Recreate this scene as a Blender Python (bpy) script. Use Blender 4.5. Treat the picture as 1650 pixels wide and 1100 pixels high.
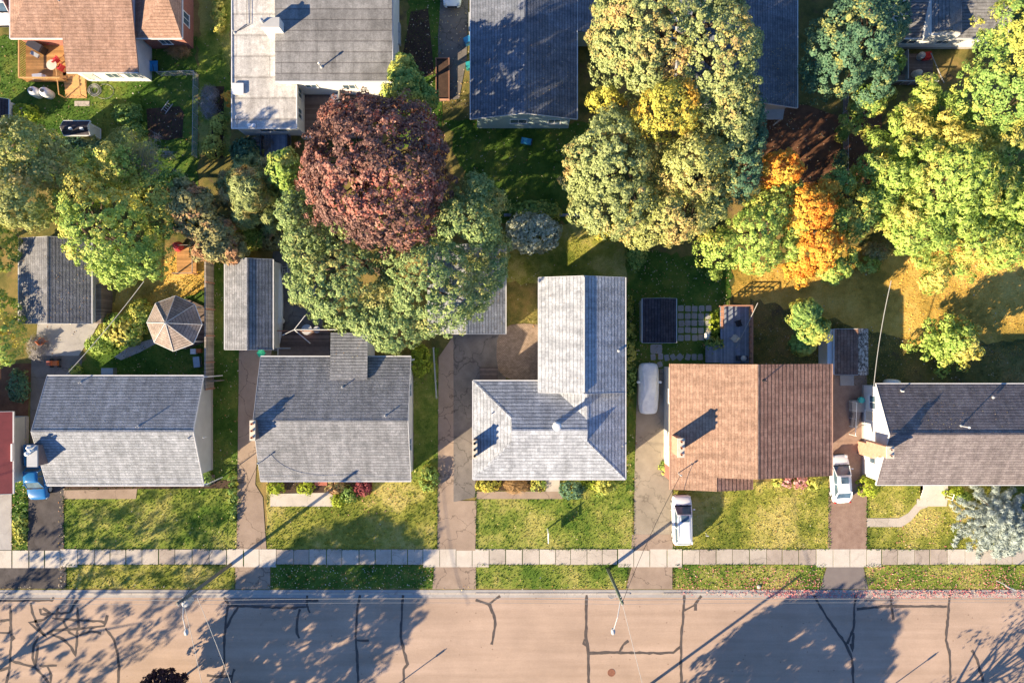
import bpy, math, random
import numpy as np
from mathutils import Vector
random.seed(4)
sc = bpy.context.scene
for o in list(bpy.data.objects): bpy.data.objects.remove(o)
C = sc.collection
# ------------------------------------------------------------------ camera, sky, sun, exposure
ALT, FOC = 65.0, 1100.0          # flying height in metres; focal length in photo pixels
cam = bpy.data.objects.new('camera', bpy.data.cameras.new('camera'))
cam.location = (0, 0, ALT); cam.data.sensor_width = 36; cam.data.lens = 24
cam.data.clip_end = 3000; cam.data.clip_start = 0.5
C.objects.link(cam); sc.camera = cam
EL, DX, DY = math.radians(22), 0.808, 0.589      # sun height, heading of the shadows
w = bpy.data.worlds.new('World'); sc.world = w; w.use_nodes = True
nt = w.node_tree; bg = nt.nodes['Background']
sky = nt.nodes.new('ShaderNodeTexSky'); sky.sky_type = 'NISHITA'; sky.sun_disc = False
sky.sun_elevation = EL; sky.sun_rotation = math.atan2(-DX, -DY); sky.air_density = 1.0; sky.dust_density = 0.0; sky.ozone_density = 3.0
wb = nt.nodes.new('ShaderNodeMixRGB'); wb.blend_type = 'MULTIPLY'; wb.inputs[0].default_value = 1; wb.inputs[2].default_value = (0.84, 1.01, 1.27, 1)
nt.links.new(sky.outputs[0], wb.inputs[1]); nt.links.new(wb.outputs[0], bg.inputs[0]); bg.inputs[1].default_value = 0.066
sun = bpy.data.lights.new('sun', 'SUN'); sun.energy = 5.0; sun.angle = math.radians(0.5); sun.color = (1.0, 0.81, 0.55)
so = bpy.data.objects.new('sun', sun); C.objects.link(so)
so.rotation_euler = Vector((DX*math.cos(EL), DY*math.cos(EL), -math.sin(EL))).to_track_quat('-Z', 'Y').to_euler()
so.location = (-60, -45, 60)
sc.view_settings.view_transform = 'Standard'; sc.view_settings.look = 'None'
sc.view_settings.exposure = 1.45; sc.view_settings.gamma = 1.0

def P(px, py, z=0.0):
    s = (ALT-z)/FOC
    return ((px-825)*s, (550-py)*s, z)
def P2(px, py, z=0.0): return P(px, py, z)[:2]

# ------------------------------------------------------------------ materials
M = {}
class NT:
    def __init__(s, name, rough=0.85, spec=0.2):
        s.m = bpy.data.materials.new(name); s.m.use_nodes = True
        s.t = s.m.node_tree; s.b = s.t.nodes['Principled BSDF']
        s.b.inputs['Roughness'].default_value = rough
        s.b.inputs['Specular IOR Level'].default_value = spec
        M[name] = s.m
    def n(s, typ, **kw):
        x = s.t.nodes.new('ShaderNode'+typ)
        for k, v in kw.items():
            if k.startswith('i_'): x.inputs[k[2:].replace('_', ' ')].default_value = v
            else: setattr(x, k, v)
        return x
    def l(s, a, b): s.t.links.new(a, b)
    def noise(s, scale, detail=4, rough=0.6, vec=None, dim='3D'):
        x = s.n('TexNoise'); x.inputs['Scale'].default_value = scale; x.inputs['Detail'].default_value = detail
        x.inputs['Roughness'].default_value = rough
        if vec is None: vec = s.pos()
        s.l(vec, x.inputs['Vector']); return x.outputs['Fac']
    def pos(s):
        if not hasattr(s, '_p'): s._p = s.n('NewGeometry')
        return s._p.outputs['Position']
    def ramp(s, fac, stops):
        r = s.n('ValToRGB'); e = r.color_ramp.elements
        while len(e) < len(stops): e.new(0.5)
        for i, (p, c) in enumerate(stops):
            e[i].position = p; e[i].color = (*c, 1) if not isinstance(c, (int, float)) else (c, c, c, 1)
        s.l(fac, r.inputs[0]); return r.outputs[0]
    def mix(s, fac, a, b, mode='MIX'):
        x = s.n('MixRGB', blend_type=mode)
        for i, v in ((0, fac), (1, a), (2, b)):
            if isinstance(v, (int, float)): x.inputs[i].default_value = v if i == 0 else (v, v, v, 1)
            elif isinstance(v, tuple): x.inputs[i].default_value = (*v, 1)
            else: s.l(v, x.inputs[i])
        return x.outputs[0]
    def mathn(s, op, a, b=0.0):
        x = s.n('Math', operation=op)
        for i, v in ((0, a), (1, b)):
            if isinstance(v, (int, float)): x.inputs[i].default_value = v
            else: s.l(v, x.inputs[i])
        return x.outputs[0]
    def bump(s, h, strength=0.5, dist=0.05):
        b = s.n('Bump'); b.inputs['Strength'].default_value = strength; b.inputs['Distance'].default_value = dist
        s.l(h, b.inputs['Height']); s.l(b.outputs[0], s.b.inputs['Normal'])
    def col(s, c):
        if isinstance(c, tuple): s.b.inputs['Base Color'].default_value = (*c, 1)
        else: s.l(c, s.b.inputs['Base Color'])
        return s.m

def plain(name, c, rough=0.6, spec=0.3, var=0.15, scale=3.0, metal=0.0, bump=0.0):
    t = NT(name, rough, spec); t.b.inputs['Metallic'].default_value = metal
    f = t.noise(scale, 5)
    f2 = t.noise(scale*9, 3)
    k = t.mathn('ADD', t.mathn('MULTIPLY', f, 0.7), t.mathn('MULTIPLY', f2, 0.3))
    d = tuple(max(0, x*(1-var)) for x in c); u = tuple(min(1, x*(1+var)) for x in c)
    if bump: t.bump(f2, bump, 0.03)
    return t.col(t.ramp(k, [(0.3, d), (0.7, u)]))

def roofmat(name, c1, c2, gap, row=0.27, bw=0.42, stain=(0.5, 0.5, 0.5), stain_amt=0.35, bumps=0.6, line=0.07):
    t = NT(name, 0.9, 0.15)
    uv = t.n('UVMap'); 
    wob = t.n('TexNoise'); wob.inputs['Scale'].default_value = 1.3; wob.inputs['Detail'].default_value = 3; t.l(uv.outputs[0], wob.inputs['Vector'])
    sub = t.n('VectorMath', operation='MULTIPLY_ADD'); t.l(wob.outputs['Color'], sub.inputs[0])
    sub.inputs[1].default_value = (0.10, 0.05, 0); t.l(uv.outputs[0], sub.inputs[2])
    br = t.n('TexBrick'); t.l(sub.outputs[0], br.inputs['Vector'])
    br.inputs['Scale'].default_value = 1; br.inputs['Brick Width'].default_value = bw; br.inputs['Row Height'].default_value = row
    br.inputs['Mortar Size'].default_value = 0.012*(row/.27); br.inputs['Mortar Smooth'].default_value = 1.0
    br.inputs['Color1'].default_value = (*c1, 1); br.inputs['Color2'].default_value = (*c2, 1); br.inputs['Mortar'].default_value = (*[x*.75 for x in c1], 1)
    br.offset = 0.5; br.squash = 1.0
    sp = t.n('SeparateXYZ'); t.l(sub.outputs[0], sp.inputs[0])
    fr = t.mathn('FRACT', t.mathn('DIVIDE', sp.outputs[1], row))
    saw = t.ramp(fr, [(0.0, tuple(a_/b_ for a_, b_ in zip(gap, c2))), (0.10+line, 1.0), (0.9, 0.95), (1.0, tuple(a_/b_ for a_, b_ in zip(gap, c2)))])
    col = t.mix(0.95, br.outputs['Color'], saw, 'MULTIPLY')
    g = t.noise(9, 4, 0.7); col = t.mix(0.55, col, t.ramp(g, [(0.32, 0.5), (0.68, 1.35)]), 'MULTIPLY')
    big = t.noise(0.35, 5, 0.65)
    st = t.ramp(big, [(0.42, 1.0), (0.68, stain)])
    col = t.mix(stain_amt, col, st, 'MULTIPLY')
    mp = t.n('Mapping'); mp.inputs['Scale'].default_value = (1.6, .16, 1); t.l(uv.outputs[0], mp.inputs[0])
    sk = t.noise(1.0, 4, .6, vec=mp.outputs[0]); col = t.mix(.55, col, t.ramp(sk, [(.38, .66), (.6, 1.08)]), 'MULTIPLY')
    bl = t.noise(2.6, 3, .5); col = t.mix(.5, col, t.ramp(bl, [(.35, .72), (.62, 1.1)]), 'MULTIPLY')
    h = t.mathn('ADD', t.mathn('MULTIPLY', t.ramp(fr, [(0, 0.0), (.14, 1.0), (1, .85)]), .5), t.mathn('MULTIPLY', g, 0.9))
    t.bump(h, min(1, bumps*1.2), 0.07)
    return t.col(col)

roofmat('shingle_grey_light', (.31, .33, .36), (.41, .43, .47), (.12, .12, .13))
roofmat('shingle_grey', (.215, .215, .225), (.28, .28, .29), (.10, .10, .11))
roofmat('shingle_pale', (.40, .425, .47), (.53, .56, .61), (.17, .17, .19), row=.32, stain_amt=0.5)
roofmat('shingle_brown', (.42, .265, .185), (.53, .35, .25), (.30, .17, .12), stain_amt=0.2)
roofmat('shingle_dark', (.155, .135, .14), (.22, .19, .19), (.09, .08, .085))
roofmat('shingle_blue', (.17, .19, .23), (.23, .25, .30), (.08, .09, .11))
roofmat('shingle_tan', (.42, .26, .19), (.50, .32, .24), (.25, .16, .12), stain_amt=0.3)
roofmat('shingle_taupe', (.25, .26, .28), (.335, .34, .365), (.10, .10, .105))
roofmat('shingle_gazebo', (.36, .29, .25), (.44, .36, .31), (.2, .16, .14))
roofmat('shingle_rust', (.30, .17, .12), (.38, .24, .18), (.12, .08, .06), stain_amt=.6)
roofmat('shingle_black', (.06, .055, .065), (.09, .08, .095), (.02, .02, .03))
roofmat('felt_roof', (.28, .275, .27), (.34, .335, .33), (.22, .21, .21), row=0.95, bw=3.2, stain_amt=0.7, bumps=0.25, line=0.03)
roofmat('felt_light', (.62, .60, .57), (.68, .66, .63), (.5, .48, .45), row=1.9, bw=6, stain=(.45, .42, .4), stain_amt=0.55, bumps=0.2, line=0.015)
plain('red_metal', (.22, .045, .045), 0.45, 0.4, 0.2, 1.2)
def siding(name, c, pitch=0.2):
    t = NT(name, 0.6, 0.3)
    sp = t.n('SeparateXYZ'); t.l(t.pos(), sp.inputs[0])
    fr = t.mathn('FRACT', t.mathn('DIVIDE', sp.outputs[2], pitch))
    col = t.mix(1.0, c, t.ramp(fr, [(0, 0.6), (0.12, 1.0), (1, 0.93)]), 'MULTIPLY')
    col = t.mix(0.35, col, t.ramp(t.noise(1.2, 5), [(0.35, 0.75), (0.65, 1.05)]), 'MULTIPLY')
    t.bump(t.mathn('SUBTRACT', 1.0, fr), 0.4, 0.03); return t.col(col)
siding('siding_white', (.78, .78, .76)); siding('siding_grey', (.50, .51, .50)); siding('siding_teal', (.40, .50, .48)); siding('siding_cream', (.66, .62, .54))
def brickm(name, c1, c2, mo):
    t = NT(name, 0.9, 0.15)
    sp = t.n('SeparateXYZ'); t.l(t.pos(), sp.inputs[0]); cb = t.n('CombineXYZ')
    t.l(t.mathn('ADD', sp.outputs[0], sp.outputs[1]), cb.inputs[0]); t.l(sp.outputs[2], cb.inputs[1])
    br = t.n('TexBrick'); t.l(cb.outputs[0], br.inputs['Vector']); br.inputs['Scale'].default_value = 1
    br.inputs['Brick Width'].default_value = .24; br.inputs['Row Height'].default_value = .085; br.inputs['Mortar Size'].default_value = .008
    br.inputs['Color1'].default_value = (*c1, 1); br.inputs['Color2'].default_value = (*c2, 1); br.inputs['Mortar'].default_value = (*mo, 1)
    t.bump(br.outputs['Fac'], -0.3, 0.02); return t.col(br.outputs['Color'])
brickm('brick_red', (.30, .09, .065), (.38, .13, .09), (.35, .28, .24)); brickm('brick_orange', (.52, .22, .13), (.6, .3, .2), (.5, .42, .35)); brickm('brick_brown', (.22, .13, .11), (.28, .17, .14), (.3, .26, .22))
# paving and ground
def paving(name, a, b, stains, scale=0.5, speck=0.25, cracks=0.0, rough=0.9):
    t = NT(name, rough, 0.15)
    f = t.noise(scale, 6, 0.65); col = t.ramp(f, [(0.3, a), (0.7, b)])
    s2 = t.noise(0.16, 5, 0.7); col = t.mix(0.6, col, t.ramp(s2, [(0.45, 1.0), (0.72, stains)]), 'MULTIPLY')
    sp = t.noise(26, 2, 0.8); col = t.mix(speck, col, t.ramp(sp, [(0.3, 0.45), (0.7, 1.4)]), 'MULTIPLY')
    if cracks:
        v = t.n('TexVoronoi', feature='DISTANCE_TO_EDGE'); v.inputs['Scale'].default_value = 0.32
        wv = t.n('VectorMath', operation='MULTIPLY_ADD'); nz = t.n('TexNoise'); nz.inputs['Scale'].default_value = 0.9; nz.inputs['Detail'].default_value = 6
        t.l(t.pos(), nz.inputs['Vector']); t.l(nz.outputs['Color'], wv.inputs[0]); wv.inputs[1].default_value = (2.4, 2.4, 0); t.l(t.pos(), wv.inputs[2]); t.l(wv.outputs[0], v.inputs['Vector'])
        col = t.mix(cracks, col, t.ramp(v.outputs['Distance'], [(0.0, 0.3), (0.018, 1.0)]), 'MULTIPLY')
    t.bump(sp, 0.3, 0.01); return t.col(col)
t = NT('asphalt_road', .9, .15)
mp_ = t.n('Mapping'); mp_.inputs['Scale'].default_value = (.05, .9, 1); t.l(t.pos(), mp_.inputs[0])
col = t.ramp(t.noise(1.0, 5, .6, vec=mp_.outputs[0]), [(.35, (.41, .30, .225)), (.65, (.50, .37, .285))])
col = t.mix(.8, col, t.ramp(t.noise(.22, 6, .65), [(.35, .86), (.65, 1.08)]), 'MULTIPLY')
col = t.mix(.7, col, t.ramp(t.noise(1.7, 4, .7), [(.66, 1.0), (.76, (.62, .6, .58))]), 'MULTIPLY')
col = t.mix(.8, col, t.ramp(t.noise(20, 3, .85), [(.3, .72), (.7, 1.22)]), 'MULTIPLY')
sp = t.n('TexVoronoi'); sp.inputs['Scale'].default_value = 1.1; t.l(t.pos(), sp.inputs['Vector']); col = t.mix(.8, col, t.ramp(sp.outputs['Distance'], [(.0, (.35, .3, .28)), (.05, (.4, .35, .3)), (.07, 1.0)]), 'MULTIPLY')
t.bump(t.noise(20, 3, .85), .3, .01); t.col(col)
paving('asphalt_old', (.15, .135, .125), (.24, .215, .195), (.6, .6, .62), 0.8, 0.45, 0.7)
paving('asphalt_dark', (.07, .062, .06), (.13, .115, .11), (.6, .6, .62), 0.8, 0.4, 0.4)
paving('asphalt_patch', (.20, .17, .16), (.23, .20, .185), (.85, .85, .85), 1.0, 0.2)
paving('drive_red', (.31, .235, .18), (.41, .315, .245), (.62, .6, .6), 0.6, 0.45, 0.75)
paving('drive_beige', (.31, .265, .205), (.42, .36, .28), (.6, .6, .6), 0.6, 0.45, 0.5)
paving('gravel', (.27, .18, .14), (.38, .27, .21), (.65, .6, .6), 1.6, 0.7)
paving('concrete', (.46, .41, .35), (.56, .50, .43), (.58, .56, .54), 0.9, 0.4, 0.4)
paving('concrete_grey', (.36, .34, .33), (.44, .42, .40), (.7, .7, .7), 0.9, 0.25, 0.2)
paving('soil', (.05, .032, .026), (.11, .07, .05), (.6, .6, .6), 1.6, 0.6)
paving('mulch', (.13, .06, .035), (.24, .12, .07), (.5, .5, .5), 1.1, 0.7)
paving('tar', (.085, .07, .065), (.13, .11, .10), (.9, .9, .9), 2.0, 0.2)
t = NT('pavers', 0.9, 0.1)
br = t.n('TexBrick'); t.l(t.pos(), br.inputs['Vector']); br.inputs['Scale'].default_value = 1; br.inputs['Brick Width'].default_value = .2; br.inputs['Row Height'].default_value = .12
br.inputs['Mortar Size'].default_value = .012; br.inputs['Color1'].default_value = (.28, .21, .16, 1); br.inputs['Color2'].default_value = (.37, .28, .22, 1); br.inputs['Mortar'].default_value = (.18, .13, .09, 1)
t.col(t.mix(0.5, br.outputs['Color'], t.ramp(t.noise(2.5), [(0.3, 0.5), (0.7, 1.3)]), 'MULTIPLY'))
def grassy(name, cols, blade=False, patch=0.22, bare=None):
    """ground turf: dark, mid and dry colours mixed in patches"""
    t = NT(name, 0.95, 0.05)
    f = t.noise(patch, 6, 0.62)
    g = t.noise(1.1, 6, 0.75)
    k = t.mathn('ADD', t.mathn('MULTIPLY', f, 0.7), t.mathn('MULTIPLY', g, 0.3))
    col = t.ramp(k, [(0.41, cols[0]), (0.5, cols[1]), (0.585, cols[2])])
    if blade:
        r = t.n('NewGeometry'); col = t.mix(0.8, col, t.ramp(r.outputs['Random Per Island'], [(0, 0.6), (1, 1.5)]), 'MULTIPLY')
    else:
        s = t.noise(14, 3, 0.8); col = t.mix(0.8, col, t.ramp(s, [(0.3, 0.55), (0.7, 1.2)]), 'MULTIPLY'); t.bump(s, 0.8, 0.06)
        if bare: col = t.mix(t.ramp(t.noise(0.5, 6, 0.7), [(0.56, 0.0), (0.66, 1.0)]), col, bare)
    return t.col(col)
LAWN = [(.11, .19, .03), (.26, .31, .06), (.44, .41, .12)]
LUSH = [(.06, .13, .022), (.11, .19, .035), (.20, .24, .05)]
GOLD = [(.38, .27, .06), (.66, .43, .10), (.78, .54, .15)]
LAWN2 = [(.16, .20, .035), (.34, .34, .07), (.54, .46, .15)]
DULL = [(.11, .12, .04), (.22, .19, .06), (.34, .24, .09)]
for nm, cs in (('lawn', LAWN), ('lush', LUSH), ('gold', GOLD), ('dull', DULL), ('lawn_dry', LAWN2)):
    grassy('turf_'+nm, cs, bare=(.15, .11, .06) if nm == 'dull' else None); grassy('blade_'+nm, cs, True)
# foliage
def leafmat(name, a, b, c=None, c_lo=0.55, c_hi=0.65, c_scale=0.3, d=None, trans=0.12):
    t = NT(name, 0.7, 0.2)
    r = t.n('NewGeometry').outputs['Random Per Island']
    n = t.noise(0.8, 3)
    k = t.mathn('ADD', t.mathn('MULTIPLY', r, 0.6), t.mathn('MULTIPLY', n, 0.4))
    col = t.ramp(k, [(0.15, a), (0.8, b)])
    if c: 
        k2 = t.mathn('ADD', t.noise(c_scale, 3), t.mathn('MULTIPLY', r, 0.12))
        col = t.mix(t.ramp(k2, [(c_lo, 0.0), (c_hi, 1.0)]), col, t.mix(r, c, d or c))
    t.col(col)
    tr = t.n('BsdfTranslucent'); t.l(col, tr.inputs[0]); mx = t.n('MixShader'); mx.inputs[0].default_value = trans
    out = [x for x in t.t.nodes if x.type == 'OUTPUT_MATERIAL'][0]
    t.l(t.b.outputs[0], mx.inputs[1]); t.l(tr.outputs[0], mx.inputs[2]); t.l(mx.outputs[0], out.inputs[0])
    return t.m
leafmat('leaf_olive', (.20, .24, .06), (.56, .56, .19), (.58, .42, .15), .6, .72, .25)
leafmat('leaf_maple', (0.117, 0.200, 0.063), (0.378, 0.460, 0.168), (.46, .42, .14), .6, .7, .2)
leafmat('leaf_green', (0.099, 0.200, 0.042), (0.324, 0.460, 0.116), (.54, .52, .11), .54, .64, .3)
leafmat('leaf_lime', (0.180, 0.310, 0.053), (0.486, 0.600, 0.137), (.66, .58, .14), .58, .68, .2)
leafmat('leaf_bluegreen', (.05, .13, .075), (.14, .24, .13), (.38, .38, .12), .62, .7, .5)
leafmat('leaf_tricolour', (0.171, 0.220, 0.068), (0.450, 0.500, 0.200), (.52, .32, .17), .60, .70, .3, (.55, .44, .13))
leafmat('leaf_yellow', (.30, .31, .05), (.60, .54, .10), (.68, .42, .07), .58, .68, .35)
leafmat('leaf_orange', (.52, .33, .05), (.78, .55, .09), (.76, .22, .03), .50, .60, .7, (.80, .38, .05))
leafmat('leaf_copper', (.09, .04, .036), (.27, .155, .125), (.40, .10, .07), .54, .64, .4, (.42, .25, .19))
leafmat('leaf_purple', (0.030, 0.014, 0.018), (0.070, 0.030, 0.035))
leafmat('leaf_rust', (.20, .19, .07), (.46, .42, .18), (.46, .25, .13), .58, .66, .5)
leafmat('leaf_silver', (.20, .26, .24), (.50, .56, .52), trans=.1)
leafmat('leaf_white', (.22, .27, .15), (.75, .76, .60), (.42, .38, .2), .6, .7, .5)
leafmat('leaf_box', (0.198, 0.281, 0.025), (0.429, 0.495, 0.049))
leafmat('leaf_red', (.17, .035, .045), (.32, .08, .085)); leafmat('leaf_pink', (0.450, 0.140, 0.160), (0.750, 0.450, 0.420))
leafmat('leaf_straw', (0.286, 0.165, 0.066), (0.462, 0.297, 0.132))
leafmat('twig_grey', (0.208, 0.195, 0.195), (0.390, 0.364, 0.351), trans=0)
t = NT('litter', 0.9, 0.05); t.col(t.ramp(t.n('NewGeometry').outputs['Random Per Island'], [(0, (.6, .56, .44)), (0.45, (.48, .36, .14)), (0.8, (.36, .15, .06)), (1, (.62, .58, .5))]))
t = NT('litter_pink', 0.9, 0.05); t.col(t.ramp(t.n('NewGeometry').outputs['Random Per Island'], [(0, (.45, .09, .11)), (0.6, (.55, .22, .22)), (1, (.6, .4, .3))]))
plain('bark', (.10, .075, .055), 0.95, 0.05, 0.3, 6, bump=0.6); plain('bark_grey', (.22, .20, .18), 0.95, 0.05, 0.3, 6, bump=0.6)
plain('white_paint', (.80, .80, .78), 0.5, 0.3, 0.06); plain('white_plastic', (.78, .79, .80), 0.4, 0.4, 0.05); plain('fascia', (.62, .62, .62), 0.5, 0.3, 0.1)
plain('fascia_brown', (.45, .27, .19), 0.6); plain('car_white', (.80, .82, .84), 0.22, 0.6, 0.02); plain('car_blue', (.02, .16, .42), 0.22, 0.6, 0.05)
plain('rubber', (.02, .02, .02), 0.8); plain('metal', (.42, .43, .44), 0.4, 0.5, 0.1, metal=0.6); plain('galv', (.42, .43, .44), 0.45, 0.5, 0.12)
plain('black_plastic', (.02, .02, .024), 0.5); plain('dark_paint', (.045, .05, .07), 0.6); plain('pole_wood', (.17, .17, .15), 0.9, 0.1, 0.3, 5)
plain('pole_green', (.12, .15, .11), 0.9, 0.1, 0.3, 5); plain('cap_cream', (.62, .56, .46), 0.8); plain('rust', (.26, .12, .08), 0.9, 0.1, 0.25, 8)
plain('cover_cloth', (.80, .87, .93), 0.6, 0.3, 0.2, 1.6, bump=1.0); plain('red_plastic', (.55, .05, .06), 0.4); plain('blue_plastic', (.05, .30, .55), 0.4)
plain('teal_plastic', (.04, .38, .38), 0.4); plain('green_plastic', (.02, .40, .24), 0.5); plain('red_light', (.45, .02, .02), 0.3); plain('orange_plastic', (.6, .16, .05), 0.5)
plain('wire_black', (.03, .03, .03), 0.6); plain('wire_pale', (.34, .34, .33), 0.5); plain('cushion', (.42, .13, .09), 0.8)
t = NT('glass', 0.08, 0.8); t.col(t.ramp(t.noise(1.5), [(0.3, (.05, .08, .11)), (0.7, (.10, .16, .22))]))
t = NT('lamp_glass', 0.2, 0.6); t.col((.6, .62, .62))
def boards(name, c, axis=0, pitch=0.15, var=0.35):
    t = NT(name, 0.85, 0.15)
    sp = t.n('SeparateXYZ'); t.l(t.pos(), sp.inputs[0])
    q = t.mathn('DIVIDE', sp.outputs[axis], pitch); fr = t.mathn('FRACT', q); fl = t.mathn('FLOOR', q)
    wn = t.n('TexWhiteNoise', noise_dimensions='1D'); t.l(fl, wn.inputs['W'])
    col = t.mix(1.0, c, t.ramp(wn.outputs['Value'], [(0, 1-var), (1, 1+var*.5)]), 'MULTIPLY')
    col = t.mix(1.0, col, t.ramp(fr, [(0.0, 0.25), (0.1, 1.0), (0.95, 1.0)]), 'MULTIPLY')
    col = t.mix(0.5, col, t.ramp(t.noise(3, 5), [(0.3, 0.6), (0.7, 1.15)]), 'MULTIPLY')
    return t.col(col)
boards('deck_orange', (.55, .30, .12), 1); boards('deck_grey', (.26, .24, .24), 0); boards('deck_brown', (.20, .155, .135), 1); boards('fence_wood', (.42, .37, .32), 1, 0.16)
boards('wood_blue', (.30, .34, .42), 0); boards('wood_shed', (.30, .24, .2), 1); plain('rail_wood', (.42, .22, .15), 0.8); plain('rail_orange', (.58, .34, .14), 0.8)

# ------------------------------------------------------------------ mesh builder
class MB:
    def __init__(s): s.v = []; s.f = []
    def add(s, vs, fs):
        o = len(s.v); s.v += [tuple(map(float, q)) for q in vs]; s.f += [tuple(i+o for i in f) for f in fs]; return s
    def box(s, x0, y0, z0, x1, y1, z1):
        x0, x1 = min(x0, x1), max(x0, x1); y0, y1 = min(y0, y1), max(y0, y1)
        return s.add([(x0, y0, z0), (x1, y0, z0), (x1, y1, z0), (x0, y1, z0), (x0, y0, z1), (x1, y0, z1), (x1, y1, z1), (x0, y1, z1)],
                     [(3, 2, 1, 0), (4, 5, 6, 7), (0, 1, 5, 4), (1, 2, 6, 5), (2, 3, 7, 6), (3, 0, 4, 7)])
    def pbox(s, px0, py0, px1, py1, z0, z1, zr=None):
        a = P(px0, py0, z1 if zr is None else zr); b = P(px1, py1, z1 if zr is None else zr); return s.box(a[0], a[1], z0, b[0], b[1], z1)
    def obox(s, cx, cy, z0, z1, l, wd, ang):
        c, n = math.cos(ang), math.sin(ang); q = []
        for z in (z0, z1):
            for u, v in ((-1, -1), (1, -1), (1, 1), (-1, 1)):
                q.append((cx+c*u*l/2-n*v*wd/2, cy+n*u*l/2+c*v*wd/2, z))
        return s.add(q, [(3, 2, 1, 0), (4, 5, 6, 7), (0, 1, 5, 4), (1, 2, 6, 5), (2, 3, 7, 6), (3, 0, 4, 7)])
    def prism(s, pts, z0, z1):
        a = sum(pts[i][0]*pts[(i+1) % len(pts)][1]-pts[(i+1) % len(pts)][0]*pts[i][1] for i in range(len(pts)))
        if a < 0: pts = pts[::-1]
        n = len(pts)
        return s.add([(x, y, z0) for x, y in pts]+[(x, y, z1) for x, y in pts],
                     [tuple(range(n))[::-1], tuple(range(n, 2*n))]+[(i, (i+1) % n, n+(i+1) % n, n+i) for i in range(n)])
    def sheet(s, pts, z):
        a = sum(pts[i][0]*pts[(i+1) % len(pts)][1]-pts[(i+1) % len(pts)][0]*pts[i][1] for i in range(len(pts)))
        if a < 0: pts = pts[::-1]
        return s.add([(x, y, z) for x, y in pts], [tuple(range(len(pts)))])
    def cyl(s, p0, p1, r0, r1=None, n=10, caps=True):
        r1 = r0 if r1 is None else r1
        p0, p1 = Vector(p0), Vector(p1); d = (p1-p0).normalized()
        u = d.orthogonal().normalized(); v = d.cross(u); q = []
        for p, r in ((p0, r0), (p1, r1)):
            for i in range(n):
                a = 2*math.pi*i/n; q.append(p+u*math.cos(a)*r+v*math.sin(a)*r)
        fs = [(i, (i+1) % n, n+(i+1) % n, n+i) for i in range(n)]
        if caps: fs += [tuple(range(n))[::-1], tuple(range(n, 2*n))]
        return s.add(q, fs)
    def tube(s, path, r, n=6):
        for a, b in zip(path[:-1], path[1:]): s.cyl(a, b, r, r, n)
        return s
    def lathe(s, c, prof, n=16, sx=1, sy=1):
        q = []; fs = []
        for r, z in prof:
            for i in range(n):
                a = 2*math.pi*i/n; q.append((c[0]+r*math.cos(a)*sx, c[1]+r*math.sin(a)*sy, c[2]+z))
        for k in range(len(prof)-1):
            for i in range(n): fs.append((k*n+i, k*n+(i+1) % n, (k+1)*n+(i+1) % n, (k+1)*n+i))
        fs += [tuple(range(n))[::-1], tuple(range((len(prof)-1)*n, len(prof)*n))]
        return s.add(q, fs)
    def slab(s, polys, th=0.14):
        """roof planes with thickness; side faces on open edges"""
        key = lambda p: (round(p[0], 3), round(p[1], 3), round(p[2], 3)); cnt = {}
        ps = []
        for p in polys:
            n = Vector((0, 0, 0))
            for i in range(len(p)): n += Vector(p[i]).cross(Vector(p[(i+1) % len(p)]))
            ps.append(p if n.z >= 0 else p[::-1])
        for p in ps:
            for i in range(len(p)):
                a, b = key(p[i]), key(p[(i+1) % len(p)]); cnt[frozenset((a, b))] = cnt.get(frozenset((a, b)), 0)+1
        for p in ps:
            n = len(p); s.add(p, [tuple(range(n))]); s.add([(x, y, z-th) for x, y, z in p], [tuple(range(n))[::-1]])
            for i in range(n):
                a, b = p[i], p[(i+1) % n]
                if cnt[frozenset((key(a), key(b)))] == 1:
                    s.add([a, (a[0], a[1], a[2]-th), (b[0], b[1], b[2]-th), b], [(0, 1, 2, 3)])
        return s

def mesh_from(name, vs, fs, mat, org, smooth=False, uv=False):
    me = bpy.data.meshes.new(name)
    me.from_pydata([(x-org[0], y-org[1], z-org[2]) for x, y, z in vs], [], fs)
    me.materials.append(M[mat] if isinstance(mat, str) else mat)
    if smooth: me.polygons.foreach_set('use_smooth', [True]*len(me.polygons))
    if uv:
        ul = me.uv_layers.new(name='UVMap'); Z = Vector((0, 0, 1))
        for p in me.polygons:
            n = p.normal; e = Z.cross(n)
            e = Vector((1, 0, 0)) if e.length < 0.02 else e.normalized()
            v = n.cross(e)
            for li in p.loop_indices:
                q = me.vertices[me.loops[li].vertex_index].co; ul.data[li].uv = (q.dot(e), q.dot(v))
    me.update(); return me
def tagit(o, label=None, cat=None, group=None, kind=None):
    for k, v in (('label', label), ('category', cat), ('group', group), ('kind', kind)):
        if v: o[k] = v
    return o
def T(name, label, cat, loc, group=None):
    o = bpy.data.objects.new(name, None); o.empty_display_size = 0.3; o.location = loc; C.objects.link(o); o['_abs'] = list(loc)
    return tagit(o, label, cat, group)
def absloc(o): return tuple(o['_abs'])
def part(name, mb, mat, parent, smooth=False, uv=False, label=None):
    org = absloc(parent)
    o = bpy.data.objects.new(name, mesh_from(name, mb.v, mb.f, mat, org, smooth, uv)); C.objects.link(o); o.parent = parent
    o['_abs'] = list(org)
    if label: o['label'] = label
    return o
def single(name, mb, mat, label, cat, group=None, smooth=False, uv=False, kind=None):
    a = np.array(mb.v); org = (float(a[:, 0].mean()), float(a[:, 1].mean()), float(a[:, 2].min()))
    o = bpy.data.objects.new(name, mesh_from(name, mb.v, mb.f, mat, org, smooth, uv)); C.objects.link(o); o.location = org; o['_abs'] = list(org)
    return tagit(o, label, cat, group, kind)
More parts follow.
